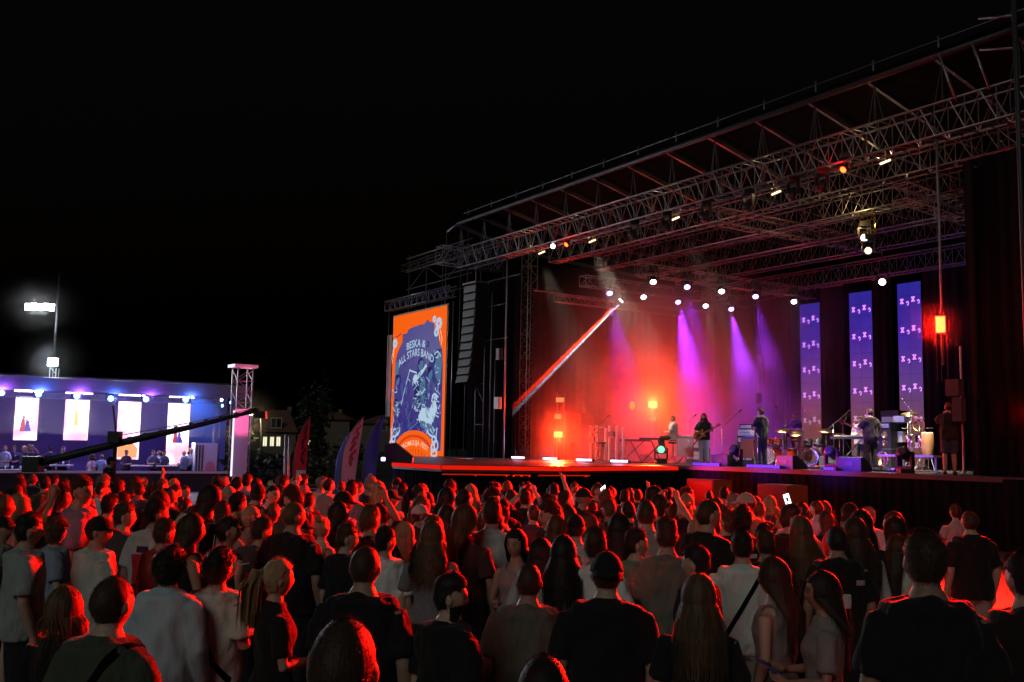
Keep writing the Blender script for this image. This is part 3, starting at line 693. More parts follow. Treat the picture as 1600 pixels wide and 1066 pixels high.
for z in (za, zb): MB().bar((-.3, .05, z), (.3, .05, z), .02, 6).build('crossbar', 'alu', o)
# red strobe of the near tower: the main red light on the crowd
s = at_px(1475, -.3); z = zpx(s, -.3, 507); c = S(s, -.3, z); TWR = c.copy()
o = thing('strobe_tower', 'blazing red strobe panel on the near tower at the right', 'stage lamp', S(s, -.3, 0))
fcm = Matrix.Rotation(math.atan2(-c.x, c.y), 3, 'Z')
MB().box(Vector((0, 0, z))+fcm @ Vector((0, .09, 0)), (.27, .14, .46), fcm).build('housing', 'black_plastic', o)
MB().box(Vector((0, 0, z)), (.22, .02, .40), fcm).build('lens', 'strobe_red', o)
for x in (-.1, 0, .14): MB().bar(fcm @ Vector((x, .12, z-.2)), fcm @ Vector((x, .12, 4.05)), .008, 5).build('cable', 'dark_steel', o)
MB().bar(fcm @ Vector((0, .16, z)), fcm @ Vector((0, .16, 10.5)), .006, 6).build('hanging_pole', 'dark_steel', o)
tocam = (Vector((0, 4, 1.6))-c).normalized()
lamp('SPOT', c+tocam*.16, 135000, RED, (-4.5, 10, 1.2), size=.7, angle=72, blend=.9)
s2 = at_px(1599, 1.0); z2 = zpx(s2, 1.0, 645)
o = thing('red_side_lamp', 'red lamp glowing at the right edge behind the near wing', 'stage lamp', S(s2, 1.0, DECK), SROTZ)
MB().bar((0, .1, 0), (0, .1, z2-DECK), .02, 6).build('stand', 'dark_steel', o)
MB().box((0, .06, z2-DECK), (.24, .1, .24)).build('housing', 'black_plastic', o); MB().box((0, 0, z2-DECK), (.2, .02, .2)).build('lens', 'lens_red', o)
lamp('POINT', S(s2, .7, z2), 15, RED, size=.1); lamp('SPOT', S(s2, .6, z2), 45000, RED, (-3, 9, 1.4), size=.5, angle=60, blend=.9)
s = at_px(1476, -.25)
o = thing('equipment_case', 'pale grey control boxes hung on the near tower behind the camera operator', 'box', S(s, .25, 0), SROTZ)
MB().box((0, 0, zpx(s, .25, 606)), (.36, .25, .42)).build('upper_case', 'grey_cloth', o); MB().box((.1, 0, zpx(s, .25, 640)), (.25, .2, .6)).build('lower_case', 'grey_cloth', o)
MB().bar((0, .3, DECK), (0, .3, 5), .03, 6).build('pole', 'steel', o)
# lilac floor battens along the far front
for k, (px, py) in enumerate(((810, 709), (860, 711.5), (913, 714), (968, 717))):
    d = [.9, .8, .7, .6][k]; s = at_px(px, d)
    o = thing('floor_batten', cnt[k]+' from left of four lilac light battens on the stage floor', 'light bar', S(s, d, DECK), SROTZ, 'floor battens')
    MB().box((0, .05, .05), (1.0, .12, .08)).build('housing', 'black_plastic', o); MB().box((0, -.014, .055), (.96, .012, .06)).build('lens', 'bar_lilac', o)
    for x in (-.4, .4): MB().box((x, .05, .004), (.05, .2, .012)).build('foot', 'black_paint', o)
    lamp('AREA', S(s, d-.1, DECK+.08), 9, (.8, .6, 1), S(s, d-3, DECK+1.5), size=.6, angle=160)
# green-eyed lamp and other floor heads
for px, d, lens, lab in ((1033, 1.6, 'lens_green', 'floor lamp with green glowing lens beside the keyboards'), (1150, 1.0, 'lens_off', 'black floor lamp right of the blue monitor wedge'), (1414, .55, 'lens_off', 'black floor lamp before the white percussion table'), (1300, .5, 'lens_off', 'red-lit floor lamp left of the brown wedge')):
    s = at_px(px, d); moving_head(S(s, d, DECK+.5), (0, 0, EYE) if lens != 'lens_off' else S(s, d-3, 4), lens, lab, 'floor lamps', 1, 1.15)

# ------------------------------------------------------------------ smoke inside the stage
def smoke(name, s0, s1, d0, d1, z0, z1, dens, sc, lo, hi, label):
    m = bpy.data.materials.new(name); m.use_nodes = True; n, l = m.node_tree.nodes, m.node_tree.links; n.clear()
    out = n.new('ShaderNodeOutputMaterial'); pv = n.new('ShaderNodeVolumePrincipled'); pv.inputs['Color'].default_value = (.92, .9, .9, 1); pv.inputs['Anisotropy'].default_value = .2
    tc = n.new('ShaderNodeTexCoord'); no = n.new('ShaderNodeTexNoise'); no.inputs['Scale'].default_value = sc; no.inputs['Detail'].default_value = 3.0
    mr = n.new('ShaderNodeMapRange'); mr.inputs[1].default_value = lo; mr.inputs[2].default_value = hi; mr.inputs[3].default_value = dens*.22; mr.inputs[4].default_value = dens
    l.new(tc.outputs['Object'], no.inputs['Vector']); l.new(no.outputs[0], mr.inputs[0])
    sp = n.new('ShaderNodeSeparateXYZ'); l.new(tc.outputs['Object'], sp.inputs[0])
    fx = n.new('ShaderNodeMapRange'); fx.interpolation_type = 'SMOOTHSTEP'; fx.inputs[1].default_value = -6.0; fx.inputs[2].default_value = .5; fx.inputs[3].default_value = 1; fx.inputs[4].default_value = .0
    l.new(sp.outputs[0], fx.inputs[0])           # the smoke thins out towards the near side
    fz = n.new('ShaderNodeMapRange'); fz.interpolation_type = 'SMOOTHSTEP'; fz.inputs[1].default_value = .5; fz.inputs[2].default_value = 3.6; fz.inputs[3].default_value = 1; fz.inputs[4].default_value = .6
    l.new(sp.outputs[2], fz.inputs[0])
    ft = n.new('ShaderNodeMapRange'); ft.interpolation_type = 'SMOOTHSTEP'; ft.inputs[1].default_value = 2.7; ft.inputs[2].default_value = 4.0; ft.inputs[3].default_value = 1; ft.inputs[4].default_value = 0
    l.new(sp.outputs[2], ft.inputs[0])
    fy = n.new('ShaderNodeMapRange'); fy.interpolation_type = 'SMOOTHSTEP'; fy.inputs[1].default_value = -4.6; fy.inputs[2].default_value = -1.2; fy.inputs[3].default_value = .2; fy.inputs[4].default_value = 1
    l.new(sp.outputs[1], fy.inputs[0])
    mt = n.new('ShaderNodeMath'); mt.operation = 'MULTIPLY'; l.new(ft.outputs[0], mt.inputs[0]); l.new(fy.outputs[0], mt.inputs[1])
    m3 = n.new('ShaderNodeMath'); m3.operation = 'MULTIPLY'; l.new(mt.outputs[0], m3.inputs[1])
    m1 = n.new('ShaderNodeMath'); m1.operation = 'MULTIPLY'; m2 = n.new('ShaderNodeMath'); m2.operation = 'MULTIPLY'
    l.new(mr.outputs[0], m1.inputs[0]); l.new(fx.outputs[0], m1.inputs[1]); l.new(m1.outputs[0], m2.inputs[0]); l.new(fz.outputs[0], m2.inputs[1])
    l.new(m2.outputs[0], m3.inputs[0]); l.new(m3.outputs[0], pv.inputs['Density']); l.new(pv.outputs[0], out.inputs['Volume'])
    b = MB(); b.box((0, 0, 0), (abs(s1-s0), abs(d1-d0), z1-z0))
    o = b.build(name, m, label=label, kind='stuff'); o.location = (S(s0, d0, z0)+S(s1, d1, z1))/2; o.rotation_euler = (0, 0, SROTZ); return o
smoke('stage_smoke', 20.25, .2, .3, 11.55, DECK+.02, 9.9, .24, .36, .40, .66, 'red and violet lit smoke drifting over the far half of the stage')
# blue edge battens along the near half of the stage front
emat('bar_blue', (.10, .03, 1.0), 2.2)
for k, (p0, p1) in enumerate(((1082, 1124), (1166, 1218), (1286, 1306))):
    sa, sb = at_px(p0, .1), at_px(p1, .1); c = S((sa+sb)/2, .12, DECK)
    o = thing('edge_batten', ['left', 'middle', 'right'][k]+' blue light batten on the near stage edge', 'light bar', c, SROTZ, 'blue edge battens')
    L = abs(sa-sb); MB().box((0, .03, .05), (L, .1, .1)).build('housing', 'black_plastic', o)
    for q in range(int(L/.12)): MB().box((-L/2+.07+q*.12, -.024, .055), (.09, .012, .07)).build('lens', 'bar_blue', o)
    lamp('SPOT', S((sa+sb)/2, -1.2, DECK+.5), 420, (.1, .04, 1), S((sa+sb)/2-.5, 2.0, DECK+.6), size=.15, angle=95, blend=.8)

s = s_at(1584, -.4, 13); o = thing('corner_mast', 'dim upright mast at the top right corner of the roof', 'mast', S(s, -.4, 0))
MB().bar((0, 0, 0), (0, 0, 16), .06, 8).build('pole', 'dark_steel', o, True)
for k, z in enumerate((11.9, 12.7, 13.4)): MB().bar((0, 0, z), tuple(UX*.9+Vector((0, 0, z+.25))), .03, 6).build('crossarm', 'alu', o, True)
for k in (1.1, 2.0): MB().bar(tuple(UX*k+Vector((0, 0, 12.4))), tuple(UX*(k-.25)+VX*.3+Vector((0, 0, 11.2))), .03, 6).build('brace', 'alu', o, True)
# ------------------------------------------------------------------ instruments and gear on the stage
def gear(name, label, cat, px, d, group=None, rz=0.0, dz=0.0):
    return thing(name, label, cat, S(at_px(px, d), d, DECK+dz), SROTZ+rz, group)
def wedge(px, d, label, rz=0.0, sc=1.0, matn='black_paint', dz=0, loc=None):
    o = gear('monitor_wedge', label, 'speaker', px, d, 'floor monitors', rz, dz) if loc is None else thing('monitor_wedge', label, 'speaker', loc, rz, 'floor monitors')
    o.scale = (sc,)*3
    m = MB(); prof = [(-.28, 0), (.24, 0), (.24, .36), (.08, .38), (-.28, .10)]
    m.add([(x, y, z) for x in (-.36, .36) for y, z in prof], [(4, 3, 2, 1, 0), (5, 6, 7, 8, 9)]+[(k, (k+1) % 5, (k+1) % 5+5, k+5) for k in range(5)])
    m.build('cabinet', matn, o)
    # grille towards the performer (+y is the back of the stage): the sloped face looks back, the flat back faces the crowd
    rot = Matrix.Rotation(math.atan2(.28, .36), 3, 'X')
    MB().box((0, -.105, .25), (.64, .42, .012), rot).build('grille', 'black_plastic', o)
    MB().box((0, .245, .2), (.25, .012, .1)).build('handle', 'dark_steel', o)
    return o
wedge(1132, .7, 'blue-lit floor monitor in front of the long-haired guitarist', R(180))
wedge(1236, .5, 'blue-lit floor monitor between singer and drummer', R(170), 1.05)
wedge(1334, .6, 'brown-lit floor monitor in front of the bassist', R(185), 1.05)
wedge(1300, 5.0, 'floor monitor beside the drum riser', R(200))
wedge(1010, 5, 'floor monitor under the far keyboards', R(160), .8)
b1 = P(623, 712, 30.5); wedge(0, 0, 'violet-lit speaker wedge on the tip of the thrust platform', SROTZ+R(150), 1.55, loc=(b1.x, b1.y, TH))
o = thing('thrust_lamp', 'small white lamp on the far tip of the thrust platform', 'stage lamp', tuple(Vector((*P(601, 722, 30.6).xy, TH))))
MB().box((0, 0, .08), (.22, .14, .14)).build('housing', 'black_plastic', o); MB().box((0, -.075, .09), (.2, .012, .1)).build('lens', 'bar_lilac', o)
lamp('POINT', P(598, 716, 30.1), 80, (.35, .2, 1), size=.06)
for k, (px, py) in enumerate(((1108, 749), (1222, 757))):
    d = -1.6; s = at_px(px, d); z = zpx(s, d, py)
    o = thing('subwoofer', ['left', 'right'][k]+' of two black bass boxes below the stage front, red light painted on one side', 'speaker', S(s, d, 0), SROTZ, 'bass boxes before the stage')
    for j in range(2):
        c = MB().box((0, 0, z/4+j*z/2), (1.1, .75, z/2-.01)).build('cabinet', 'black_paint' if j else 'black_paint', o)
        MB().box((0, -.38, z/4+j*z/2), (1.0, .012, z/2-.1)).build('grille', 'black_plastic', c)
    MB().box((.556, -.0, z*.5), (.012, .72, z-.03)).build('painted_lit_side', 'orange_board_lit_side', o)  # orange panel stands in for red lamp light on the black side
def amp_stack(px, d, label, spec, rz=0.0):
    o = gear('amplifier_stack', label, 'amplifier', px, d, 'amplifiers', rz); z = 0
    for w, dp, h, m1, cones in spec:
        c = MB().box((0, 0, z+h/2), (w, dp, h-.01)).build('cabinet', m1, o)
        for cx, cz, r in cones:
            MB().lathe([(r, 0), (r*.95, .015), (r*.75, -.005), (r*.3, -.03), (.001, -.02)], 14, (cx, -dp/2-.004, z+cz), Matrix.Rotation(R(90), 3, 'X')).build('speaker_cone', 'black_plastic' if r > .28 else 'brass' if r > .1 else 'drum_skin', c, True)
        if not cones:
            MB().box((0, -dp/2-.006, z+h/2), (w*.85, .012, h*.5)).build('front_panel', 'white_plastic', c)
            for q in range(5): MB().bar((-.2+.1*q, -dp/2-.012, z+h/2), (-.2+.1*q, -dp/2-.035, z+h/2), .014, 6).build('knob', 'black_plastic', c)
        z += h
    return o
amp_stack(1170, 4.0, 'guitar amplifier stack left of the singer', [(.75, .4, .75, 'grey_cloth', []), (.75, .38, .3, 'black_paint', []), (.7, .36, .22, 'white_plastic', []), (.6, .3, .2, 'black_paint', [])])
amp_stack(1383, 5.2, 'bass amplifier stack with round yellow cones right of the bassist', [(.75, .45, .65, 'black_paint', [(.05, .33, .26)]), (.75, .45, .62, 'black_paint', [(-.17, .18, .11), (.17, .18, .11), (.17, .45, .12)]), (.72, .4, .25, 'grey_cloth', [])])
amp_stack(1090, 4.2, 'low amplifier behind the long-haired guitarist', [(.9, .4, .6, 'grey_cloth', []), (.7, .3, .25, 'white_plastic', [])])
amp_stack(905, 3.4, 'dark speaker stack in the red smoke at the far side', [(1.0, .6, 1.0, 'black_paint', [(0, .5, .3)]), (1.0, .6, 1.0, 'black_paint', [(0, .5, .3)])])
amp_stack(1398, 7.5, 'tall narrow equipment rack behind the bass amplifier', [(.7, .5, 1.1, 'black_paint', []), (.7, .5, .9, 'black_paint', [])])
def keyboard(px, d, label, rz=0.0, h=.85, w=1.25, front=None, hinge='black_plastic'):
    o = gear('keyboard', label, 'keyboard', px, d, 'keyboards on stage', rz)
    MB().box((0, 0, h), (w, .34, .09)).build('body', hinge, o)
    nk = 28; m = MB()
    for k in range(nk): m.box((-w*.46+w*.92*(k+.5)/nk, .07, h+.055), (w*.92/nk*.9, .15, .02))
    m.build('white_keys', 'white_plastic', o)
    for sx in (-1, 1):
        MB().bar((sx*.45, -.2, .02), (-sx*.3, .15, h-.05), .02, 6).build('stand_leg', 'dark_steel', o)
    if front: MB().box((0, -.22, h*.62), (w*.8, .03, h*.7)).build('front_panel', front, o)
    return o
keyboard(992, 3.2, 'left of two keyboards with white keys in the red light', R(15)); keyboard(1023, 2.8, 'right of two keyboards with white keys in the red light', R(10), .9)
keyboard(1078, 2.5, 'keyboard with bright red front panel', R(-5), .95, 1.2, 'drum_red')
keyboard(1176, 2.9, 'keyboard with orange front board beside the singer', R(-12), .95, .9, 'orange_board_lit_side', 'flag_blue')
keyboard(1330, 4.6, 'dark keyboard on a crossed stand left of the bassist', R(10), 1.0, 1.3)
def mic_stand(px, d, label, h=1.5, boom=.5, az=0.6, rz=0.0):
    o = gear('microphone_stand', label, 'mic stand', px, d, 'microphone stands', rz)
    MB().bar((0, 0, .12), (0, 0, h), .013, 6).build('pole', 'chrome', o, True)
    for k in range(3):
        a = k*2.1+.3; MB().bar((0, 0, .2), (.28*math.cos(a), .28*math.sin(a), .01), .011, 5).build('leg', 'dark_steel', o)
    e = Vector((boom*math.cos(az), boom*math.sin(az)*.4, boom*.7)); q = Vector((0, 0, h))
    MB().bar(q-e*.35, q+e, .009, 5).build('boom', 'chrome', o)
    MB().bar(q+e, q+e+e.normalized()*.13, .018, 8, .028).build('microphone', 'dark_steel', o, True)
mic_stand(1128, 2.4, 'boom microphone stand right of the long-haired guitarist', 1.3, .75, .3)
mic_stand(1078, 2.0, 'thin microphone stand left of the long-haired guitarist', 1.55, .2)
mic_stand(1184, 1.1, 'low music stand pole in front of the singer', 1.0, .25, 2.6)
mic_stand(1228, 5.6, 'microphone boom left over the drum kit', 1.7, .6, 2.6)
mic_stand(1255, 8.2, 'tall microphone boom behind the drummer', 2.2, .7, 2.4)
mic_stand(1303, 6.2, 'microphone boom right over the drum kit', 1.5, .6, .5)
mic_stand(1318, 6.8, 'straight microphone stand between drum kit and bassist', 1.6, .3, 1.0)
mic_stand(1424, 4.5, 'violet-lit stand pole at the percussion', 1.9, .35, 2.5)
mic_stand(935, 2.2, 'microphone stand before the far instrument rack', 1.4, .5, .4)
def drum(root, name, c, r, h, shell, axis=None, head='drum_skin', tilt=0.0):
    rot = Matrix.Rotation(R(90), 3, 'X') if axis == 'front' else Matrix.Rotation(tilt, 3, 'X')
    o = MB().lathe([(r*.98, -h/2), (r, -h/2+.01), (r, h/2-.01), (r*.98, h/2)], 20, c, rot).build(name, shell, root, True)
    MB().lathe([(.001, h/2+.006), (r*.94, h/2+.006), (r*.96, h/2-.004), (.001, h/2-.004)], 20, c, rot).build('drum_head', head, o)
    for s_ in (-1, 1): MB().lathe([(r*.97, s_*(h/2-.02)), (r*1.04, s_*(h/2-.02)), (r*1.04, s_*(h/2+.012)), (r*.97, s_*(h/2+.012))], 20, c, rot).build('hoop', 'chrome', o, True)
    return o
def cymbal(root, x, y, z, r, tilt=.2):
    c = MB().lathe([(.001, .03), (.04, .025), (.06, .008), (r, -.012), (r, -.015), (.05, .003), (.001, .01)], 22, (x, y, z), Matrix.Rotation(tilt, 3, 'X') @ Matrix.Rotation(tilt*.6, 3, 'Y')).build('cymbal', 'cymbal', root, True)
    MB().bar((x, y+.05, .02), (x, y, z), .012, 6).build('cymbal_stand', 'chrome', root, True)
    for k in range(3): MB().bar((x, y+.05, .25), (x+.25*math.cos(k*2.1), y+.05+.25*math.sin(k*2.1), .01), .01, 5).build('stand_leg', 'chrome', root)
def kit(px, d, label, shell, head, big, rz=0.0, logo=False):
    o = gear('drum_kit', label, 'drum kit', px, d, None, rz)
    k = drum(o, 'bass_drum', (0, 0, big+.02), big, .42, shell, 'front', head)
    if logo:
        m = MB()
        for a in range(7): m.box((.09*math.cos(a*.9), -.225, big+.02+.09*math.sin(a*.9)), (.07, .012, .05), Matrix.Rotation(-a*.9, 3, 'Y'))
        m.build('emblem', 'drum_red', k)
        m = MB().lathe([(big*.72, .222), (big*.76, .222), (big*.76, .225), (big*.72, .225)], 24, (0, 0, big+.02), Matrix.Rotation(R(90), 3, 'X')); m.build('ring', 'black_paint', k)
    for x, z in ((-.2, .78), (.18, .8)): drum(o, 'tom', (x, .08, z+.05), .16, .22, shell, None, 'drum_skin', -.35)
    drum(o, 'floor_tom', (.55, .35, .42), .2, .4, shell); drum(o, 'snare', (-.45, .45, .62), .18, .14, 'chrome')
    cymbal(o, -.75, .25, .95, .19, .02); cymbal(o, -.55, -.02, 1.25, .24, .3); cymbal(o, .5, -.02, 1.28, .25, .28); cymbal(o, .85, .35, 1.15, .26, .25)
    for x in (-.25, .25): MB().bar((x, -.1, .3), (x*1.6, -.25, .01), .012, 5).build('spur', 'chrome', o)
    return o
kit(1270, 6.2, 'drum kit with white front skin and red emblem', 'black_paint', 'drum_skin', .29, R(20), True)
kit(1209, 5.4, 'red drum kit with black bass drum behind the singer', 'drum_red', 'black_plastic', .3, R(-8))
o = gear('drum_riser', 'low drum riser under the drummer', 'platform', 1245, 8.4); MB().box((0, 0, .12), (2.4, 1.8, .24)).build('board', 'deck', o); MB().box((0, -.92, .12), (2.4, .02, .22)).build('front_board', 'grey_cloth', o)
# percussion corner at the near side
o = gear('percussion_stand', 'percussion stand with round bell ring and hanging drums by the near screen', 'percussion', 1432, 4.6)
for x in (-.28, .12): MB().bar((x, 0, 0), (x, 0, 1.55), .02, 6).build('pole', 'chrome', o, True)
MB().bar((-.5, 0, 1.3), (.6, 0, 1.3), .015, 6).build('crossbar', 'chrome', o)
m = MB()
for k in range(16): a0, a1 = k*math.pi/8, (k+1)*math.pi/8; m.bar((.14+.2*math.cos(a0), -.05, 1.4+.2*math.sin(a0)), (.14+.2*math.cos(a1), -.05, 1.4+.2*math.sin(a1)), .022, 5)
m.build('bell_ring', 'brass', o)
drum(o, 'timbale', (-.12, -.05, .98), .17, .22, 'chrome'); drum(o, 'timbale', (.28, -.05, .98), .15, .2, 'chrome')
for x in (-.28, .12):
    for k in range(3): MB().bar((x, 0, .35), (x+.3*math.cos(k*2.1+.5), .3*math.sin(k*2.1+.5), .01), .012, 5).build('stand_leg', 'chrome', o)
cymbal(o, -.35, .2, 1.75, .26, .25)
o = gear('conga_drum', 'tall pale conga drum beside the camera operator', 'drum', 1450, 4.0)
MB().lathe([(.12, .35), (.15, .5), (.19, .8), (.17, 1.12), (.155, 1.15)], 18).build('shell', 'wood', o, True); MB().lathe([(.001, 1.16), (.155, 1.16), (.16, 1.14), (.001, 1.14)], 18).build('drum_head', 'drum_skin', o)
for k in range(3): MB().bar((.1*math.cos(k*2.1), .1*math.sin(k*2.1), .4), (.22*math.cos(k*2.1), .22*math.sin(k*2.1), 0), .015, 5).build('leg', 'chrome', o)
o = gear('control_desk', 'small desk with a white control box left of the percussion', 'desk', 1411, 5.5)
for x in (-.3, .3): MB().bar((x, 0, 0), (x, 0, 1.5), .02, 6).build('leg', 'dark_steel', o)
MB().box((0, 0, 1.5), (.8, .4, .03)).build('top', 'black_paint', o); MB().box((0, -.05, 1.62), (.4, .25, .2)).build('control_box', 'white_plastic', o); MB().box((0, -.05, 1.05), (.2, .2, .35)).build('hanging_box', 'white_plastic', o)
for k, (px, d, w) in enumerate(((1397, 2.2, .75), (1437, 1.9, 1.1))):
    o = gear('side_table', ['small white low table behind the black floor lamp', 'wide white low table under the percussion'][k], 'table', px, d)
    MB().box((0, 0, .45), (w, .4, .06)).build('table_top', 'white_plastic', o)
    for x in (-w/2+.06, w/2-.06): MB().bar((x, 0, 0), (x, 0, .42), .03, 6).build('leg', 'white_plastic', o)
for k, (px, d, w) in enumerate(((1275, 1.6, 1.1), (1365, 1.2, 1.6), (1130, 2.0, .8))):
    o = gear('pedal_board', ['pedal board in front of the drum kit', 'long pedal board in front of the bassist', 'pale pedal board beside the long-haired guitarist'][k], 'pedal board', px, d)
    MB().box((0, 0, .03), (w, .4, .05)).build('board', 'black_paint', o)
    for q in range(int(w/.14)): MB().box((-w/2+.1+q*.14, -.05+.1*(q % 2), .085), (.1, .13, .05)).build('pedal', ['white_plastic', 'brass', 'drum_skin'][q % 3], o)
# far instrument rack
o = gear('instrument_rack', 'pale rack of upright posts and shelves at the far side of the stage', 'rack', 950, 2.6)
for x in (-1.15, -.75, -.15, .1, .55, .95): MB().box((x, 0, .7), (.07, .08, 1.4+.1*math.sin(x*5))).build('post', 'drum_skin', o)
for x, z, w in ((-.95, .75, .5), (-.95, 1.15, .5), (-.45, .5, .6), (.3, .95, .5), (.75, .4, .4), (-.45, 1.35, .7)): MB().box((x, .02, z), (w, .3, .04)).build('shelf', 'wood', o)
for x, z in ((-.95, .87), (-.45, .65), (.3, 1.08), (-.95, 1.3)): MB().box((x, 0, z), (.35, .25, .2)).build('case', 'black_paint', o)
o = gear('stool', 'black stool in front of the far instrument rack', 'stool', 940, 1.6)
MB().lathe([(.001, .75), (.17, .75), (.18, .72), (.17, .68), (.001, .68)], 16).build('seat', 'black_plastic', o, True)
for k in range(4): MB().bar((.1*math.cos(k*1.57+.8), .1*math.sin(k*1.57+.8), .68), (.2*math.cos(k*1.57+.8), .2*math.sin(k*1.57+.8), 0), .015, 6).build('leg', 'chrome', o)
m = MB(); rr = random.Random(3)
for k in range(26):
    s0, d0 = rr.uniform(2, 16), rr.uniform(.6, 3.5); pts = []
    for q in range(9): pts.append(S(s0+q*.25, d0+.35*math.sin(q*.9+k), DECK+.014))
    m.tube(pts, .011, 4)
m.build('cable_run', 'cable', label='black cables strewn over the front of the stage floor', kind='stuff')

# ------------------------------------------------------------------ open bar stage at the left
lb = lambda px, Z: Vector((*P(px, 690, Z).xy, 0))
BA, BB = lb(-60, 40.0), lb(372, 45.5)
bdir = (BB-BA).normalized(); bback = Vector((-bdir.y, bdir.x, 0)); bl_len = (BB-BA).length; BROT = math.atan2(bdir.y, bdir.x)
bar = thing('bar_pavilion', 'open bar pavilion with canopy, violet back wall and raised floor', 'pavilion', BA, BROT)
def bz(px, py, off=0.0):
    """pavilion-local x and z for a photograph pixel on its front plane shifted back by off"""
    o_, v = Vector((0, 0, EYE)), (P(px, py, 1.0)-Vector((0, 0, EYE)))
    n_ = bback; t = ((BA+bback*off)-o_).dot(n_)/v.dot(n_); w = o_+v*t
    return (w-BA).dot(bdir), w.z
mat('violet_wall', (.17, .12, .27), .8, 0, .25, 1.0, .2, 6)
FZ = bz(250, 736)[1]
GZ = FZ-.75
MB().box((bl_len/2, 2.2, GZ/2), (bl_len, 4.4, GZ)).build('floor_block', 'black_paint', bar)
MB().box((bl_len/2, .06, FZ/2), (bl_len, .1, FZ-.012)).build('front_wall', 'black_paint', bar)
MB().box((bl_len/2, -.01, FZ-.06), (bl_len, .02, .1)).build('edge_strip', 'white_plastic', bar)
xw0, xw1 = -1, bz(352, 690, 3.2)[0]
for k in range(12):
    w = (xw1-xw0)/12; MB().box((xw0+(k+.5)*w, 3.25, GZ+2.3), (w-.01, .08, 4.6)).build('wall_panel', 'violet_wall', bar)
zt0, zf0 = bz(100, 591)[1], bz(100, 612)[1]
m = MB(); n = 24; vs = []
for i in range(n+1):
    x = -1+(bl_len+1.2)*i/n
    vs += [(x, -.25, zf0+.03*math.sin(i*2.3)), (x, -.2, zt0+.03*math.sin(i*1.3)), (x, 4.3, zt0+.25)]
m.add(vs, [(3*i, 3*i+3, 3*i+4, 3*i+1) for i in range(n)]+[(3*i+1, 3*i+4, 3*i+5, 3*i+2) for i in range(n)])
m.build('canopy', 'canopy', bar)
def pscreen():
    m, n, l, b = newmat('bar_screen')
    tc = n.new('ShaderNodeTexCoord'); no = n.new('ShaderNodeTexNoise'); no.inputs['Scale'].default_value = 1.1; no.inputs['Detail'].default_value = 3
    oi = n.new('ShaderNodeObjectInfo'); ad = n.new('ShaderNodeVectorMath'); ad.operation = 'MULTIPLY_ADD'
    l.new(oi.outputs['Random'], ad.inputs[1]); ad.inputs[0].default_value = (9, 5, 7); l.new(tc.outputs['Object'], ad.inputs[2]); l.new(ad.outputs[0], no.inputs['Vector'])
    rp = n.new('ShaderNodeValToRGB'); rp.color_ramp.elements[0].position = .36; rp.color_ramp.elements[0].color = (1, .34, .26, 1); rp.color_ramp.elements[1].position = .55; rp.color_ramp.elements[1].color = (.93, .95, 1, 1)
    l.new(no.outputs[0], rp.inputs[0]); l.new(rp.outputs[0], b.inputs['Emission Color']); b.inputs['Emission Strength'].default_value = 1.35
pscreen(); emat('pic_red', (.7, .06, .1), .9); emat('pic_blue', (.12, .1, .6), .9); emat('pic_yellow', (1, .7, .2), 1.2); emat('pic_orange', (1, .3, .12), 1.5); emat('pic_dark', (.03, .03, .12), .8)
emat('tube_white', (1, .85, 1), 5)
names = ['leftmost bright screen with small red and blue figure', 'second bright screen from left, blank but for a yellow tint', 'third bright screen from left, half hidden by the camera crane', 'fourth bright screen with dark blue pattern under the crane']
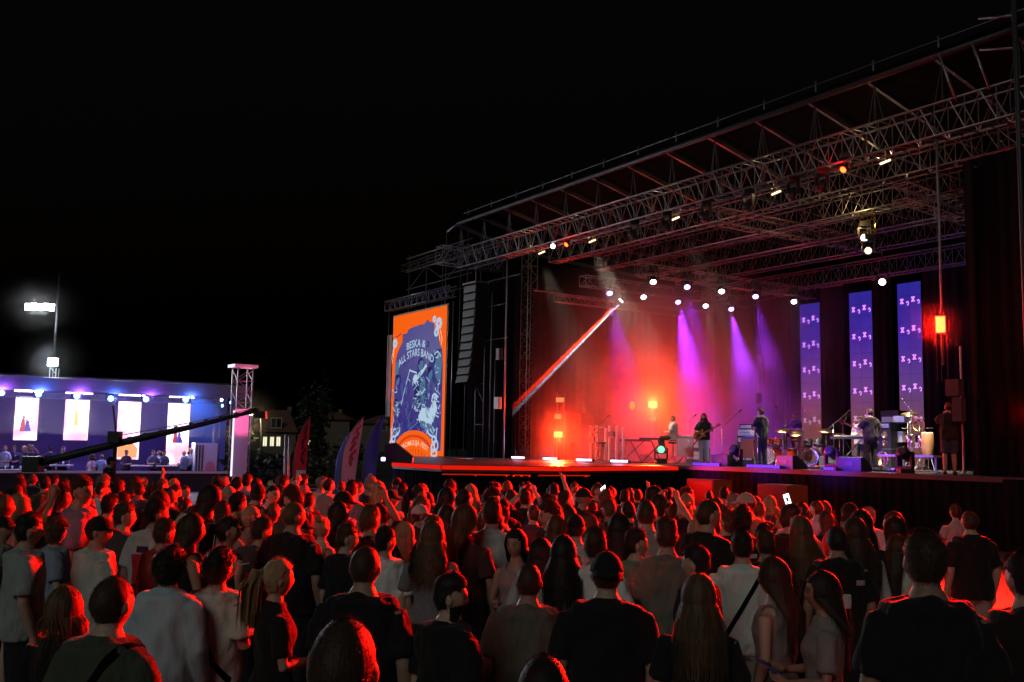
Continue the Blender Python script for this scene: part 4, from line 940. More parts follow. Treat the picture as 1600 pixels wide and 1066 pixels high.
for k, (px, y0, y1, w) in enumerate(((38.5, 620, 688, 37), (117.5, 624, 688, 38), (198, 627, 718, 36), (275.5, 630, 726, 35))):
    x, z0 = bz(px, y1, 2.0); z1 = bz(px, y0, 2.0)[1]; ww = abs(bz(px+w/2, 650, 2.0)[0]-bz(px-w/2, 650, 2.0)[0])
    o = thing('bar_screen', names[k] + ' in the bar pavilion', 'screen', BA+bdir*x+bback*2.0+Vector((0, 0, z0)), BROT, 'bright screens of the bar')
    h = z1-z0
    MB().box((0, .06, h/2), (ww+.06, .08, h+.06)).build('cabinet', 'black_plastic', o)
    MB().add([(-ww/2, .01, 0), (ww/2, .01, 0), (ww/2, .01, h), (-ww/2, .01, h)], [(0, 1, 2, 3)]).build('display', 'bar_screen', o)
    if k in (0, 3):
        hb = h*.2 if k == 0 else h*.35
        rr = random.Random(k)
        MB().add([(-.24, 0, hb), (-.02, 0, hb), (-.03, 0, hb+.3), (-.05, 0, hb+.5), (-.075, 0, hb+.56), (-.06, 0, hb+.62), (-.08, 0, hb+.69), (-.12, 0, hb+.69), (-.14, 0, hb+.62), (-.125, 0, hb+.56), (-.18, 0, hb+.5), (-.2, 0, hb+.25)], [tuple(range(12))]).build('printed_figure', 'pic_red', o)
        MB().add([(-.06, -.006, hb), (.22, -.006, hb), (.2, -.006, hb+.12), (.12, -.006, hb+.3), (.13, -.006, hb+.42), (.06, -.006, hb+.5), (.0, -.006, hb+.44), (-.03, -.006, hb+.2)], [tuple(range(8))]).build('printed_figure', 'pic_blue', o)
        m = MB()
        for _ in range(14): m.box((rr.uniform(-.2, .25), -.012, hb+rr.uniform(.05, .8)), (.03, .004, .06))
        m.build('printed_marks', 'pic_dark', o)
    elif k == 2: MB().add([(-.42, 0, .1), (.4, 0, .1), (.42, 0, .5), (.2, 0, .75), (-.05, 0, .62), (-.3, 0, 1.0), (-.43, 0, .8)], [tuple(range(7))]).build('printed_figure', 'pic_orange', o)
    elif k == 1: MB().add([(-.12, 0, .35*h), (.08, 0, .35*h), (.05, 0, .72*h), (-.06, 0, .76*h), (-.1, 0, .6*h)], [(0, 1, 2, 3, 4)]).build('printed_figure', 'pic_yellow', o)
    o2 = thing('light_tube', cnt[k]+' white light tube from left, above a bright bar screen', 'light tube', BA+bdir*x+bback*1.6+Vector((0, 0, bz(px, y0-9, 1.6)[1])), BROT, 'light tubes of the bar')
    MB().bar((-.55, 0, 0), (.55, 0, 0), .045, 8).build('tube', 'tube_white', o2, True); MB().box((0, .05, .03), (1.1, .03, .05)).build('holder', 'white_plastic', o2)
    MB().bar((0, .05, .03), (0, .05, .5), .012, 4).build('hanger', 'steel', o2)
    lamp('AREA', BA+bdir*x+bback*1.4+Vector((0, 0, (z0+z1)/2)), 60, (1, .85, .95), BA+bdir*x-bback*6+Vector((0, 0, 1.2)), size=1.0, angle=170)
truss('aluminium_truss', BA+bdir*-1+bback*1.1+Vector((0, 0, bz(60, 622, 1.1)[1])), BA+bdir*bz(345, 618, 1.1)[0]+bback*1.1+Vector((0, 0, bz(60, 622, 1.1)[1])), .22, .22, 'thin lamp truss along the front of the bar pavilion', None, .3, .016)
for k, (px, py) in enumerate(((2, 614), (60, 616), (120, 619), (173, 623), (228, 624), (290, 625))):
    x, z = bz(px, py, .9); loc = BA+bdir*x+bback*.9+Vector((0, 0, z))
    moving_head(loc, (0, 0, EYE), 'lens_cyan', ['leftmost', 'second', 'third', 'fourth', 'fifth', 'rightmost'][k]+' of six blue glaring lamps under the bar canopy', 'blue lamps of the bar', sc=1.05)
    lamp('POINT', loc-bback*1.25, 110, (.10, .22, 1.0) if k % 2 else (.35, .12, 1.0), size=.1)
for k, (px, py) in enumerate(((347, 634), (361, 629), (346, 625))):
    x, z = bz(px, py, 1.2); moving_head(BA+bdir*x+bback*1.2+Vector((0, 0, z)), (0, 0, EYE-2), 'lens_cyan' if k < 2 else 'lens_cold', ['lower left', 'right', 'upper left'][k]+' of three small blue lamps beside the truss tower', 'blue lamps of the bar', sc=.55)
lamp('SPOT', BA+bdir*bz(310, 640, 2.2)[0]+bback*2.2+Vector((0, 0, bz(310, 640, 2.2)[1]+.9)), 260, (.05, .35, 1), BA+bdir*bz(312, 650, 3.2)[0]+bback*3.2+Vector((0, 0, bz(312, 650, 3.2)[1])), size=.05, angle=70)
truss('tower_truss', BA+bdir*bz(333, 690, 1.0)[0]+bback*1.0+Vector((0, 0, FZ)), BA+bdir*bz(333, 690, 1.0)[0]+bback*1.0+Vector((0, 0, bz(333, 618, 1.0)[1])), .25, .25, 'slim upright truss at the right end of the bar pavilion', None, .3, .016, up=bdir)
def bthing(name, label, cat, px, off, dz=0.0, group=None):
    x = bz(px, 700, off)[0]; return thing(name, label, cat, BA+bdir*x+bback*off+Vector((0, 0, GZ+dz)), BROT, group)
for k, px in enumerate((20, 98, 165, 222, 262)):
    o = bthing('bar_table', ['long white bar counter at the left edge with cups', 'small green-lit drinks table', 'high table behind the crane operator', 'high table with laptop under the fourth screen', 'white high table right of the fourth screen'][k], 'table', px, .7, group='bar tables')
    w = 2.6 if k == 0 else .9
    MB().box((0, 0, .95 if k else .75), (w, .6, .05)).build('table_top', 'white_plastic', o)
    for sx in (-1, 1): MB().bar((sx*(w/2-.1), 0, 0), (sx*(w/2-.1), 0, .93 if k else .73), .025, 6).build('leg', 'steel', o)
    if k == 0: MB().box((0, -.31, .38), (w, .02, .74)).build('front_board', 'black_paint', o)
for k, (px, off) in enumerate(((10, .6), (21, .6), (34, .55), (100, .65))):
    o = bthing('drinking_cup', ['leftmost cup on the bar counter', 'middle cup on the bar counter', 'rightmost cup on the bar counter', 'cup on the small green-lit table'][k], 'cup', px, off, .776 if k < 3 else .976)
    MB().lathe([(.03, 0), (.045, .14), (.042, .14), (.028, .012)], 12).build('cup_wall', 'cup', o, True)
o = bthing('drinks_fridge', 'white drinks fridge with arched panel at the right end of the bar', 'fridge', 322, .5)
x = .75; h = bz(322, 700, .5)[1]; hz = bz(322, 701, .5)[1]-FZ+.35
MB().box((0, .3, 1.0), (1.0, .7, 2.0)).build('body', 'white_plastic', o)
for q in range(3): MB().box((-.42+.13*q, -.06, 1.0), (.06, .02, 1.8)).build('door_strip', 'black_plastic' if q % 2 else 'chrome', o)
MB().add([(-.02, -.055, .1), (.44, -.055, .1), (.44, -.055, .9), (.38, -.055, 1.1), (.21, -.055, 1.2), (.04, -.055, 1.1), (-.02, -.055, .9)], [tuple(range(7))]).build('arched_panel', 'flag_pink', o)
# lit lattice tower
tx = P(374, 700, 39)
tw = thing('lattice_tower', 'pink-lit lattice tower with glossy white wrap beside the bar', 'tower', (tx.x, tx.y, 0), math.atan2(-tx.x, tx.y)+.35)
HT = EYE+(691-575)*39/FPX
for sx in (-1, 1):
    for sy in (-1, 1): MB().bar((sx*.3, sy*.3, 0), (sx*.3, sy*.3, HT), .03, 6).build('chord', 'alu', tw, True)
m = MB(); n = int(HT/.42)
for k in range(n):
    for sy in (-1, 1):
        a = 1 if k % 2 else -1
        m.bar((-.3*a, sy*.3, k*.42), (.3*a, sy*.3, (k+1)*.42), .016, 5); m.bar((sy*.3, -.3*a, k*.42), (sy*.3, .3*a, (k+1)*.42), .016, 5)
        m.bar((-.3, sy*.3, k*.42), (.3, sy*.3, k*.42), .016, 5)
m.build('lacing', 'alu', tw)
MB().box((0, 0, HT+.05), (.95, .8, .12)).build('top_plate', 'white_plastic', tw)
mat('gloss_wrap', (.62, .6, .66), .18, 0, .15, 3, .3, 4)
zl = EYE+(691-640)*39/FPX
skirt([Vector((-.36, -.345, 0)), Vector((.2, -.345, 0))], .02, zl, 'wrap', 'gloss_wrap', tw, Vector((0, 0, 0)), .012, .5)
emat('wrap_glow', (.85, .8, 1), 1.3)
MB().box((-.40, -.33, zl*.62), (.06, .05, zl*.72)).build('light_strip', 'wrap_glow', tw)
lamp('POINT', (tx.x-.9, tx.y-2.2, 2.8), 55, (.5, .22, 1), size=.2)
lamp('SPOT', (tx.x+3.0, tx.y-5.0, .6), 2400, (1, .12, .32), (tx.x, tx.y, HT-1.2), size=.1, angle=24)

# camera crane
jr = P(180, 720, 26)
cr = thing('camera_crane', 'long dark camera crane arm slanting in front of the bar screens', 'camera crane', (jr.x, jr.y, 0))
J0 = Vector((jr.x, jr.y, 0))
a0 = P(52, 726, 25.5)-J0; a1 = P(180, 694, 26)-J0; a2 = P(300, 667, 26.6)-J0; a3 = P(402, 641, 27.1)-J0
m = MB(); n = 26
MB().tube([a0, a0.lerp(a1, .5), a1, a2, a3], [.10, .11, .10, .075, .05], 10).build('arm', 'black_paint', cr, True)
for t in np.linspace(.1, .95, 9): q = a1.lerp(a3, t); MB().bar(q-(a3-a1).normalized()*.05, q+(a3-a1).normalized()*.05, .112-.04*t, 10).build('collar', 'dark_steel', cr)
m.tube([a1+Vector((0, 0, .2)), a2+Vector((0, 0, .12)), a3+Vector((0, 0, .06))], .012, 5); m.build('stay_cable', 'dark_steel', cr)
MB().box(a0, (.42, .35, .4)).build('counterweight', 'black_paint', cr)
MB().bar(a1, (a1.x, a1.y, .05), .06, 8).build('column', 'black_paint', cr)
for k in range(3): MB().bar((a1.x, a1.y, 1.3), (a1.x+.8*math.cos(k*2.1+.4), a1.y+.8*math.sin(k*2.1+.4), .03), .03, 6).build('leg', 'alu', cr)
MB().box(a1+Vector((0, -.05, .18)), (.3, .25, .3)).build('head_joint', 'black_paint', cr); MB().bar(a1+Vector((0, 0, .3)), a1+Vector((-.12, 0, 1.0)), .025, 6).build('mast', 'black_paint', cr)
MB().box(a3+Vector((.1, 0, -.12)), (.3, .22, .2)).build('camera_body', 'black_plastic', cr)

# floodlights
for k, (px, py, Z, w, h, en, lab) in enumerate(((62, 480, 62, 1.75, .42, 8000, 'wide white floodlight high on a dark mast at the left'), (82, 566, 52, .5, .4, 3000, 'small glaring white floodlight on a short lattice post above the bar'))):
    c = P(px, py, Z); o = thing('floodlight', lab, 'floodlight', (c.x, c.y, 0), .05 if k == 0 else 0, 'floodlights at the left')
    mx = .95 if k == 0 else .0
    if k == 0:
        MB().bar((mx, .3, 0), (mx, .3, c.z+2.2), .1, 8, .06).build('mast', 'dark_steel', o, True); MB().bar((mx, .3, c.z), (-.6, .25, c.z), .04, 6).build('crossarm', 'dark_steel', o)
        for q in range(5): MB().box((-.72+q*.36, 0, c.z+.03*(q % 2)), (.33, .06, h)).build('lens', 'lens_cold', o)
    else:
        for sx in (-.16, .16):
            for sy in (.1, .42): MB().bar((sx, sy, 0), (sx, sy, c.z-.3), .025, 6).build('chord', 'alu', o, True)
        m = MB(); n = int(c.z/.4)
        for q in range(n): m.bar((-.16 if q % 2 else .16, .1, q*.4), (.16 if q % 2 else -.16, .1, (q+1)*.4-.05), .014, 4)
        m.build('lacing', 'alu', o)
        MB().box((0, 0, c.z), (w, .06, h)).build('lens', 'lens_cold', o); MB().box((0, .1, c.z), (w+.08, .1, h+.08)).build('housing', 'dark_steel', o)
    lamp('SPOT', c+Vector((0, -.5, 0)), en, (.95, .98, 1), (c.x*.35, 8, 0), size=.4, angle=110, blend=.8)

# feather flags
def flag(px, ytop, ybot, Z, matn, label, lean, wpx, letters, lmat, lower=None):
    b0 = P(px, 745, Z); H = P(px, ytop, Z).z; w = wpx*Z/FPX
    o = thing('feather_flag', label, 'flag', (b0.x, b0.y, 0), math.atan2(-b0.x, b0.y), 'feather flags')
    def edge(t):
        r_ = w*.5+lean*t; l_ = -w*.5+lean*.4*t; return (l_+(r_-l_)*max(0, (t-.5)/.5)**2.1-.02, 0, .45+(H-.45)*t)
    MB().tube([(-w*.5, 0, 0)]+[edge(t) for t in (0, .3, .5, .65, .78, .88, .95, 1)], [.025, .025, .022, .02, .018, .015, .012, .01, .006], 6).build('pole', 'steel', o, True)
    MB().box((-w*.5, 0, .03), (.5, .5, .05)).build('base_plate', 'dark_steel', o)
    def fv(t, u):   # t height 0..1, u across 0..1
        z = .45+(H-.45)*t; right = w*.5+lean*t; left = -w*.5+lean*.4*t; left += (right-left)*max(0, (t-.5)/.5)**2.1
        return Vector((left+(right-left)*u, .05*math.sin(t*7+u*3)*(.3+u), z))
    def cloth(t0, t1, nm, mt, u0=0.0, dy=0.0):
        m = MB(); nt, nu = 22, 6; vs = [fv(t0+(t1-t0)*i/nt, u0+(1-u0)*j/nu)+Vector((0, dy, 0)) for i in range(nt+1) for j in range(nu+1)]
        m.add(vs, [(i*(nu+1)+j, i*(nu+1)+j+1, (i+1)*(nu+1)+j+1, (i+1)*(nu+1)+j) for i in range(nt) for j in range(nu)]); return m.build(nm, mt, o, True)
    cloth(0, 1, 'cloth', matn)
    if lower: cloth(.02, .42, 'lower_field', lower, .22, -.006)
    vs, fs = text_verts(letters); x0 = min(v.x for v in vs); x1 = max(v.x for v in vs); y1 = max(v.y for v in vs)
    out = []
    for v in vs:
        t = (v.x-x0)/(x1-x0); q = v.y/y1; out.append(fv(.06+.30*t, .78-.42*q)+Vector((0, -.014, 0)))
    MB().add(out, fs).build('lettering', lmat, o)
    m = MB(); r9 = random.Random(len(label))
    for k in range(16):
        t = .48+.026*k; u = .42+r9.uniform(-.12, .2); m.add([fv(t, u)+Vector((0, -.01, 0)), fv(t+.006, u+.16)+Vector((0, -.01, 0)), fv(t+.04, u+.2)+Vector((0, -.01, 0)), fv(t+.05, u+.06)+Vector((0, -.01, 0))], [(0, 1, 2, 3)])
    m.build('printed_ornament', lmat if lmat != 'flag_white' else matn, o)
flag(466, 650, 745, 27, 'flag_red', 'red feather flag with pale lower field, leftmost of four', .12, 17, 'ZIMA', 'print_dark', 'flag_white')
flag(530, 668, 745, 31, 'flag_teal', 'dim dark green feather flag half hidden left of the pink one', .3, 15, 'KAFA', 'flag_white')
flag(540, 650, 750, 26, 'flag_pink', 'pale pink feather flag with red vertical lettering', .26, 19, 'zdpoz', 'print_red')
flag(573, 647, 745, 29, 'flag_blue', 'dark blue feather flag, nearest to the poster screen', .30, 16, 'PIVO', 'flag_white')
lamp('SPOT', P(500, 700, 18)+Vector((0, 0, 3.2)), 130, (1, .2, .75), P(520, 690, 27), size=.3, angle=50)

# street lamp, houses, dark trees behind
c = P(392, 648, 60)
o = thing('street_lamp', 'street lamp with warm light in front of the dim house', 'street lamp', (c.x, c.y, 0))
MB().tube([(.75, 0, 0), (.7, 0, c.z*.7), (.6, 0, c.z*.95), (.3, 0, c.z+.1), (0, 0, c.z+.12)], [.07, .06, .05, .04, .035], 8).build('pole', 'steel', o, True)
MB().box((-.1, 0, c.z+.07), (.5, .22, .1)).build('lamp_head', 'steel', o); MB().box((-.12, 0, c.z+.0), (.34, .18, .03)).build('lens', 'lens_warm_big', o) if False else None
emat('lens_street', (1, .82, .45), 40)
MB().box((-.12, -.03, c.z-.0), (.36, .2, .07)).build('lens', 'lens_street', o)
lamp('POINT', c+Vector((-.1, -.3, -.35)), 260, (1, .74, .36), size=.15)
emat('window_lit', (1, .9, .62), 1.1); emat('window_dim', (.8, .8, .75), .35)
def house(px0, px1, ytop, yroof, Z, label, wins, matn='plaster', rz=0.0):
    a = P(px0, 690, Z); b = P(px1, 690, Z); w = abs(b.x-a.x); he = EYE+(692-ytop)*Z/FPX; hr = EYE+(692-yroof)*Z/FPX
    o = thing('house', label, 'house', ((a.x+b.x)/2, a.y, 0), rz, 'houses behind the festival ground')
    MB().box((0, 4, he/2), (w, 8, he)).build('wall', matn, o)
    m = MB(); m.add([(-w/2-.4, -.5, he), (w/2+.4, -.5, he), (w/2+.4, 8.5, he), (-w/2-.4, 8.5, he), (-w/2+w*.3, 4, hr), (w/2-w*.3, 4, hr)], [(0, 1, 5, 4), (1, 2, 5), (2, 3, 4, 5), (3, 0, 4), (3, 2, 1, 0)])
    m.build('roof', 'roof_tile', o)
    MB().box((w*.2, 4.5, hr-.1), (.6, .6, 1.2)).build('chimney', 'plaster', o)
    for (wx, wy, ww, wh, mt) in wins:
        q = P(wx, wy, Z); x = q.x-(a.x+b.x)/2
        f = MB().box((x, -.02, q.z), (ww+.16, .08, wh+.16)).build('window', 'white_paint', o)
        MB().box((x, -.07, q.z), (ww, .03, wh)).build('pane', mt, f)
        MB().box((x, -.1, q.z), (.05, .03, wh)).build('mullion', 'white_paint', f)
house(388, 462, 676, 640, 140, 'dim house with three lit windows behind the street lamp', [(414, 690, .5, 1.25, 'window_lit'), (425, 690, .5, 1.25, 'window_lit'), (435, 690, .5, 1.25, 'window_lit'), (431, 661, 1.4, 1.3, 'glass_dark')])
house(470, 545, 655, 642, 150, 'dark flat house between the red and the pink flag', [(483, 688, .45, .35, 'window_lit'), (483, 693.5, .45, .35, 'window_lit'), (504, 690, .8, .35, 'window_dim')])
house(560, 640, 660, 646, 145, 'dim tan house behind the blue flag', [(597, 665, 1.2, 1.4, 'glass_dark')])
house(250, 350, 676, 662, 95, 'dark low house far behind the bar pavilion', [(354-12, 655, .6, .5, 'window_dim')])
def tree(px, Z, H, Rr, label, seed, n=900):
    r_ = random.Random(seed); b0 = P(px, 700, Z); o = thing('garden_tree', label, 'tree', (b0.x, b0.y, 0), 0, 'dark trees behind the festival ground')
    t = MB().tube([(0, 0, 0), (.05, 0, H*.3), (-.05, .05, H*.6), (0, 0, H*.85)], [.16, .12, .08, .03], 7)
    tips = []
    for k in range(9):
        a = r_.uniform(0, 6.28); z0 = H*r_.uniform(.25, .7); e = Vector((Rr*.7*math.cos(a), Rr*.7*math.sin(a), z0+H*r_.uniform(.1, .28))); t.bar((0, 0, z0), e, .05, 5, .015); tips.append(e)
    t.build('trunk', 'bark', o, True)
    m = MB()
    for k in range(n):
        q = r_.choice(tips)+Vector((r_.gauss(0, Rr*.32), r_.gauss(0, Rr*.32), r_.gauss(0, H*.1)))
        u = Vector((r_.uniform(-1, 1), r_.uniform(-1, 1), r_.uniform(-1, 1))).normalized()*r_.uniform(.12, .25); v = u.orthogonal().normalized()*r_.uniform(.06, .12)
        m.add([q-u, q+v, q+u, q-v], [(0, 1, 2, 3)])
    m.build('crown', 'foliage', o)
tree(490, 55, 5.2, .7, 'slim dark tree rising between the red and the pink flag', 1)
tree(515, 66, 2.2, 2.0, 'low dark bush-like tree left of the pink flag', 2, 700)
tree(352, 60, 3.2, 1.3, 'dark tree between bar and lattice tower', 3, 700)
tree(415, 50, 1.5, 2.4, 'low dark tree below the lit windows', 4, 900); tree(445, 52, 1.5, 2.2, 'low dark tree left of the red flag', 5, 900)
hd = MB(); hp = [P(px, 700, 90) for px in range(-200, 700, 30)]; rr = random.Random(8); vs = []
for q in hp: vs += [(q.x, q.y, 0), (q.x, q.y, 1.5+rr.uniform(-.4, .5)), (q.x, q.y+3, 0)]
hd.add(vs, [(3*i, 3*i+3, 3*i+4, 3*i+1) for i in range(len(hp)-1)]+[(3*i+1, 3*i+4, 3*i+5, 3*i+2) for i in range(len(hp)-1)])
hd.build('hedge', 'foliage', label='long dark hedge behind the festival ground', cat='hedge')
# crowd barriers along the far left field
def barrier(px, Z, label):
    b0 = P(px, 740, Z); o = thing('crowd_barrier', label, 'barrier', (b0.x, b0.y, 0), .1, 'crowd barriers')
    for z in (.25, 1.15): MB().bar((-1.1, 0, z), (1.1, 0, z), .02, 6).build('rail', 'alu', o)
    for k in range(12): MB().bar((-1.05+k*.19, 0, .25), (-1.05+k*.19, 0, 1.15), .009, 5).build('bar', 'alu', o)
    for x in (-.8, .8): MB().box((x, 0, .02), (.05, .6, .03)).build('foot', 'alu', o)
    for x in (-1.1, 1.1): MB().bar((x, 0, .02), (x, 0, 1.15), .02, 6).build('post', 'alu', o)
for k, px in enumerate((395, 425, 500)): barrier(px, 24, ['crowd barrier left below the street lamp', 'crowd barrier below the lit windows', 'crowd barrier between red and pink flag'][k])
for k, px in enumerate((446, 452)):
    b0 = P(px, 700, 25); o = thing('metal_pole', ['left', 'right'][k]+' of two bare metal poles left of the red flag', 'pole', (b0.x, b0.y, 0)); MB().bar((0, 0, 0), (0, 0, 2.45-.05*k), .03, 8).build('tube', 'alu', o, True); MB().box((0, 0, .02), (.35, .35, .04)).build('base_plate', 'dark_steel', o)
# ------------------------------------------------------------------ people: bodies, clothes and hair
DG = bpy.context.evaluated_depsgraph_get
def remesh(mb, name, vox, smooth=3, ratio=1.0, fold=0.0, fseed=0, fscale=(8, 8, 3.5)):
    me = mb.mesh('tmp'); ob = bpy.data.objects.new('tmp', me); col.objects.link(ob)
    r = ob.modifiers.new('r', 'REMESH'); r.mode = 'VOXEL'; r.voxel_size = vox
    s = ob.modifiers.new('s', 'SMOOTH'); s.factor = .5; s.iterations = smooth
    if ratio < 1: d = ob.modifiers.new('d', 'DECIMATE'); d.ratio = ratio
    bpy.context.view_layer.update()
    out = bpy.data.meshes.new_from_object(ob.evaluated_get(DG())); out.name = name
    bpy.data.objects.remove(ob); bpy.data.meshes.remove(me)
    if fold:
        n = len(out.vertices); co = np.empty(n*3); no = np.empty(n*3)
        out.vertices.foreach_get('co', co); out.vertices.foreach_get('normal', no); co = co.reshape(-1, 3); no = no.reshape(-1, 3)
        for i in range(n):
            x, y, z = co[i]
            w = noise.noise((x*fscale[0]+fseed, y*fscale[1], (z+.35*abs(x))*fscale[2])); w2 = noise.noise((x*17+fseed, y*17, (z-.6*x)*9))
            f = (1-abs(w)*2.2)*.7+w2*.5
            co[i] += no[i]*fold*f
        out.vertices.foreach_set('co', co.ravel())
    out.polygons.foreach_set('use_smooth', [True]*len(out.polygons)); out.update()
    return out
def sring(z, rx, ry, y0=0.0, x0=0.0, n=22, e=2.35):
    pts = []
    for k in range(n):
        a = k*2*math.pi/n; c, s = math.cos(a), math.sin(a); q = (abs(c)**e+abs(s)**e)**(-1/e)
        pts.append(Vector((x0+rx*c*q, y0+ry*s*q, z)))
    return pts
HC = Vector((0, .014, 1.632))
def head_surface(nt=22, na=30, off=0.0, feat=True):
    """rings of head points (local to head centre), bottom to top"""
    rings = []
    for i in range(nt+1):
        t = math.pi*(.015+.97*i/nt); ring = []
        for k in range(na):
            a = k*2*math.pi/na; d = Vector((math.sin(t)*math.cos(a), math.sin(t)*math.sin(a), -math.cos(t)))
            x, y, z = d.x*.0775, d.y*.098, d.z*.118
            lo = min(1, max(0, (-z-.005)/.11))
            x *= 1-.30*lo**1.3; y *= (1-.10*lo) if y > 0 else (1-.42*lo)
            up = max(0, z/.118); x *= 1+.03*up
            if y < 0: y *= 1.04
            if feat and y > 0:
                G = lambda u, s_: math.exp(-(u/s_)**2)
                y += .021*G(x, .011)*G(z+.026, .016) + .010*G(x, .010)*G(z+.004, .02)
                y -= .010*(G(x-.031, .014)+G(x+.031, .014))*G(z-.004, .013)
                y += .004*G(z-.024, .010)*G(x, .05) + .005*G(x, .022)*G(z+.064, .009) + .007*G(x, .022)*G(z+.098, .014) - .004*G(z+.08, .008)*G(x, .03)
            p = Vector((x, y, z))
            ring.append(p+d*off)
        rings.append(ring)
    return rings
def arms_of(pose):
    """(shoulder, elbow, wrist, hand direction, palm side) for right (+x) and left (-x)"""
    down = lambda s: (Vector((s*.185, -.01, 1.378)), Vector((s*.245, -.035, 1.125)), Vector((s*.25, .05, .88)), Vector((0, .18, -1)))
    front = lambda s, z=1.13: (Vector((s*.185, -.01, 1.378)), Vector((s*.25, .0, 1.13)), Vector((s*.09, .235, z)), Vector((-s*.55, .6, .15)))
    if pose == 'stand': return down(1), down(-1)
    if pose == 'front': return front(1), front(-1, 1.08)
    if pose == 'phone': return (Vector((.185, 0, 1.395)), Vector((.27, .20, 1.53)), Vector((.20, .30, 1.80)), Vector((-.1, .25, 1))), down(-1)
    if pose == 'both_up': return (Vector((.185, 0, 1.395)), Vector((.27, .18, 1.50)), Vector((.10, .30, 1.72)), Vector((-.3, .2, .9))), (Vector((-.185, 0, 1.395)), Vector((-.27, .18, 1.50)), Vector((-.10, .30, 1.70)), Vector((.3, .2, .9)))
    if pose == 'drink': return (Vector((.185, -.01, 1.378)), Vector((.245, .04, 1.13)), Vector((.16, .27, 1.28)), Vector((-.3, .5, .6))), down(-1)
    if pose == 'mic': return (Vector((.185, -.01, 1.378)), Vector((.26, .10, 1.19)), Vector((.08, .22, 1.47)), Vector((-.45, .2, .7))), front(-1, 1.1)
    if pose == 'guitar': return (Vector((.185, -.01, 1.378)), Vector((.30, .0, 1.14)), Vector((.07, .20, 1.06)), Vector((-.7, .3, -.3))), (Vector((-.185, -.01, 1.378)), Vector((-.30, .06, 1.15)), Vector((-.34, .27, 1.22)), Vector((.1, .3, .8)))
    if pose == 'camera': return (Vector((.185, 0, 1.395)), Vector((.27, .15, 1.28)), Vector((.12, .30, 1.52)), Vector((-.3, .3, .6))), (Vector((-.185, 0, 1.395)), Vector((-.27, .15, 1.28)), Vector((-.12, .30, 1.48)), Vector((.3, .3, .6)))
    if pose == 'sit': return front(1, 1.1), front(-1, 1.12)
def hand(m, w, d, s):
    d = d.normalized(); up = Vector((0, 0, 1)) if abs(d.z) < .8 else Vector((0, 1, 0))
    t = d.cross(up).normalized(); nrm = t.cross(d).normalized()
    if abs(d.z) >= .8: nrm = Vector((-s, 0, 0)); nrm = (nrm-d*nrm.dot(d)).normalized(); t = d.cross(nrm)
    m.tube([w-d*.02, w+d*.03, w+d*.065, w+d*.095], [.024, .031, .036, .028], 10)
    for i, L in enumerate((.062, .075, .08, .070)):
        b = w+d*(.078+.006*(i in (1, 2)))+t*((i-1.5)*.0205)
        p1 = b+(d*.85+nrm*.35).normalized()*L*.5; p2 = p1+(d*.5+nrm*.8).normalized()*L*.5
        m.tube([b-d*.02, b, p1, p2], [.0095, .0092, .0085, .0065], 7)
    b = w+d*.03-t*.026; p1 = b+(d*.6-t*.7+nrm*.2).normalized()*.04; p2 = p1+(d*.9-t*.1+nrm*.4).normalized()*.032
    m.tube([b+t*.012, b, p1, p2], [.014, .013, .0105, .008], 7)
TORSO = {'m': [(.86, .150, .110, 0), (.95, .170, .122, -.005), (1.03, .158, .112, 0), (1.10, .150, .107, .003), (1.2, .160, .114, 0), (1.30, .176, .122, -.004), (1.37, .180, .112, -.008), (1.42, .148, .092, -.012), (1.455, .112, .08, -.014), (1.49, .078, .068, -.01), (1.53, .058, .06, -.004)],
         'f': [(.86, .155, .115, 0), (.95, .176, .125, -.01), (1.03, .150, .108, 0), (1.10, .125, .092, .004), (1.2, .133, .1, .002), (1.29, .150, .122, .012), (1.365, .155, .105, -.002), (1.41, .128, .084, -.008), (1.445, .092, .068, -.01), (1.48, .064, .058, -.008), (1.52, .049, .052, -.002)]}
def leg_pts(s, pose):
    if pose == 'sit': return [(s*.09, -.02, .93), (s*.11, .12, .93), (s*.16, .42, .92), (s*.165, .47, .86), (s*.17, .44, .66), (s*.17, .40, .44)]
    return [(s*.085, 0, .93), (s*.095, .005, .72), (s*.10, .012, .50), (s*.102, .0, .42), (s*.105, -.012, .28), (s*.108, -.02, .09)]
FACEC = {}
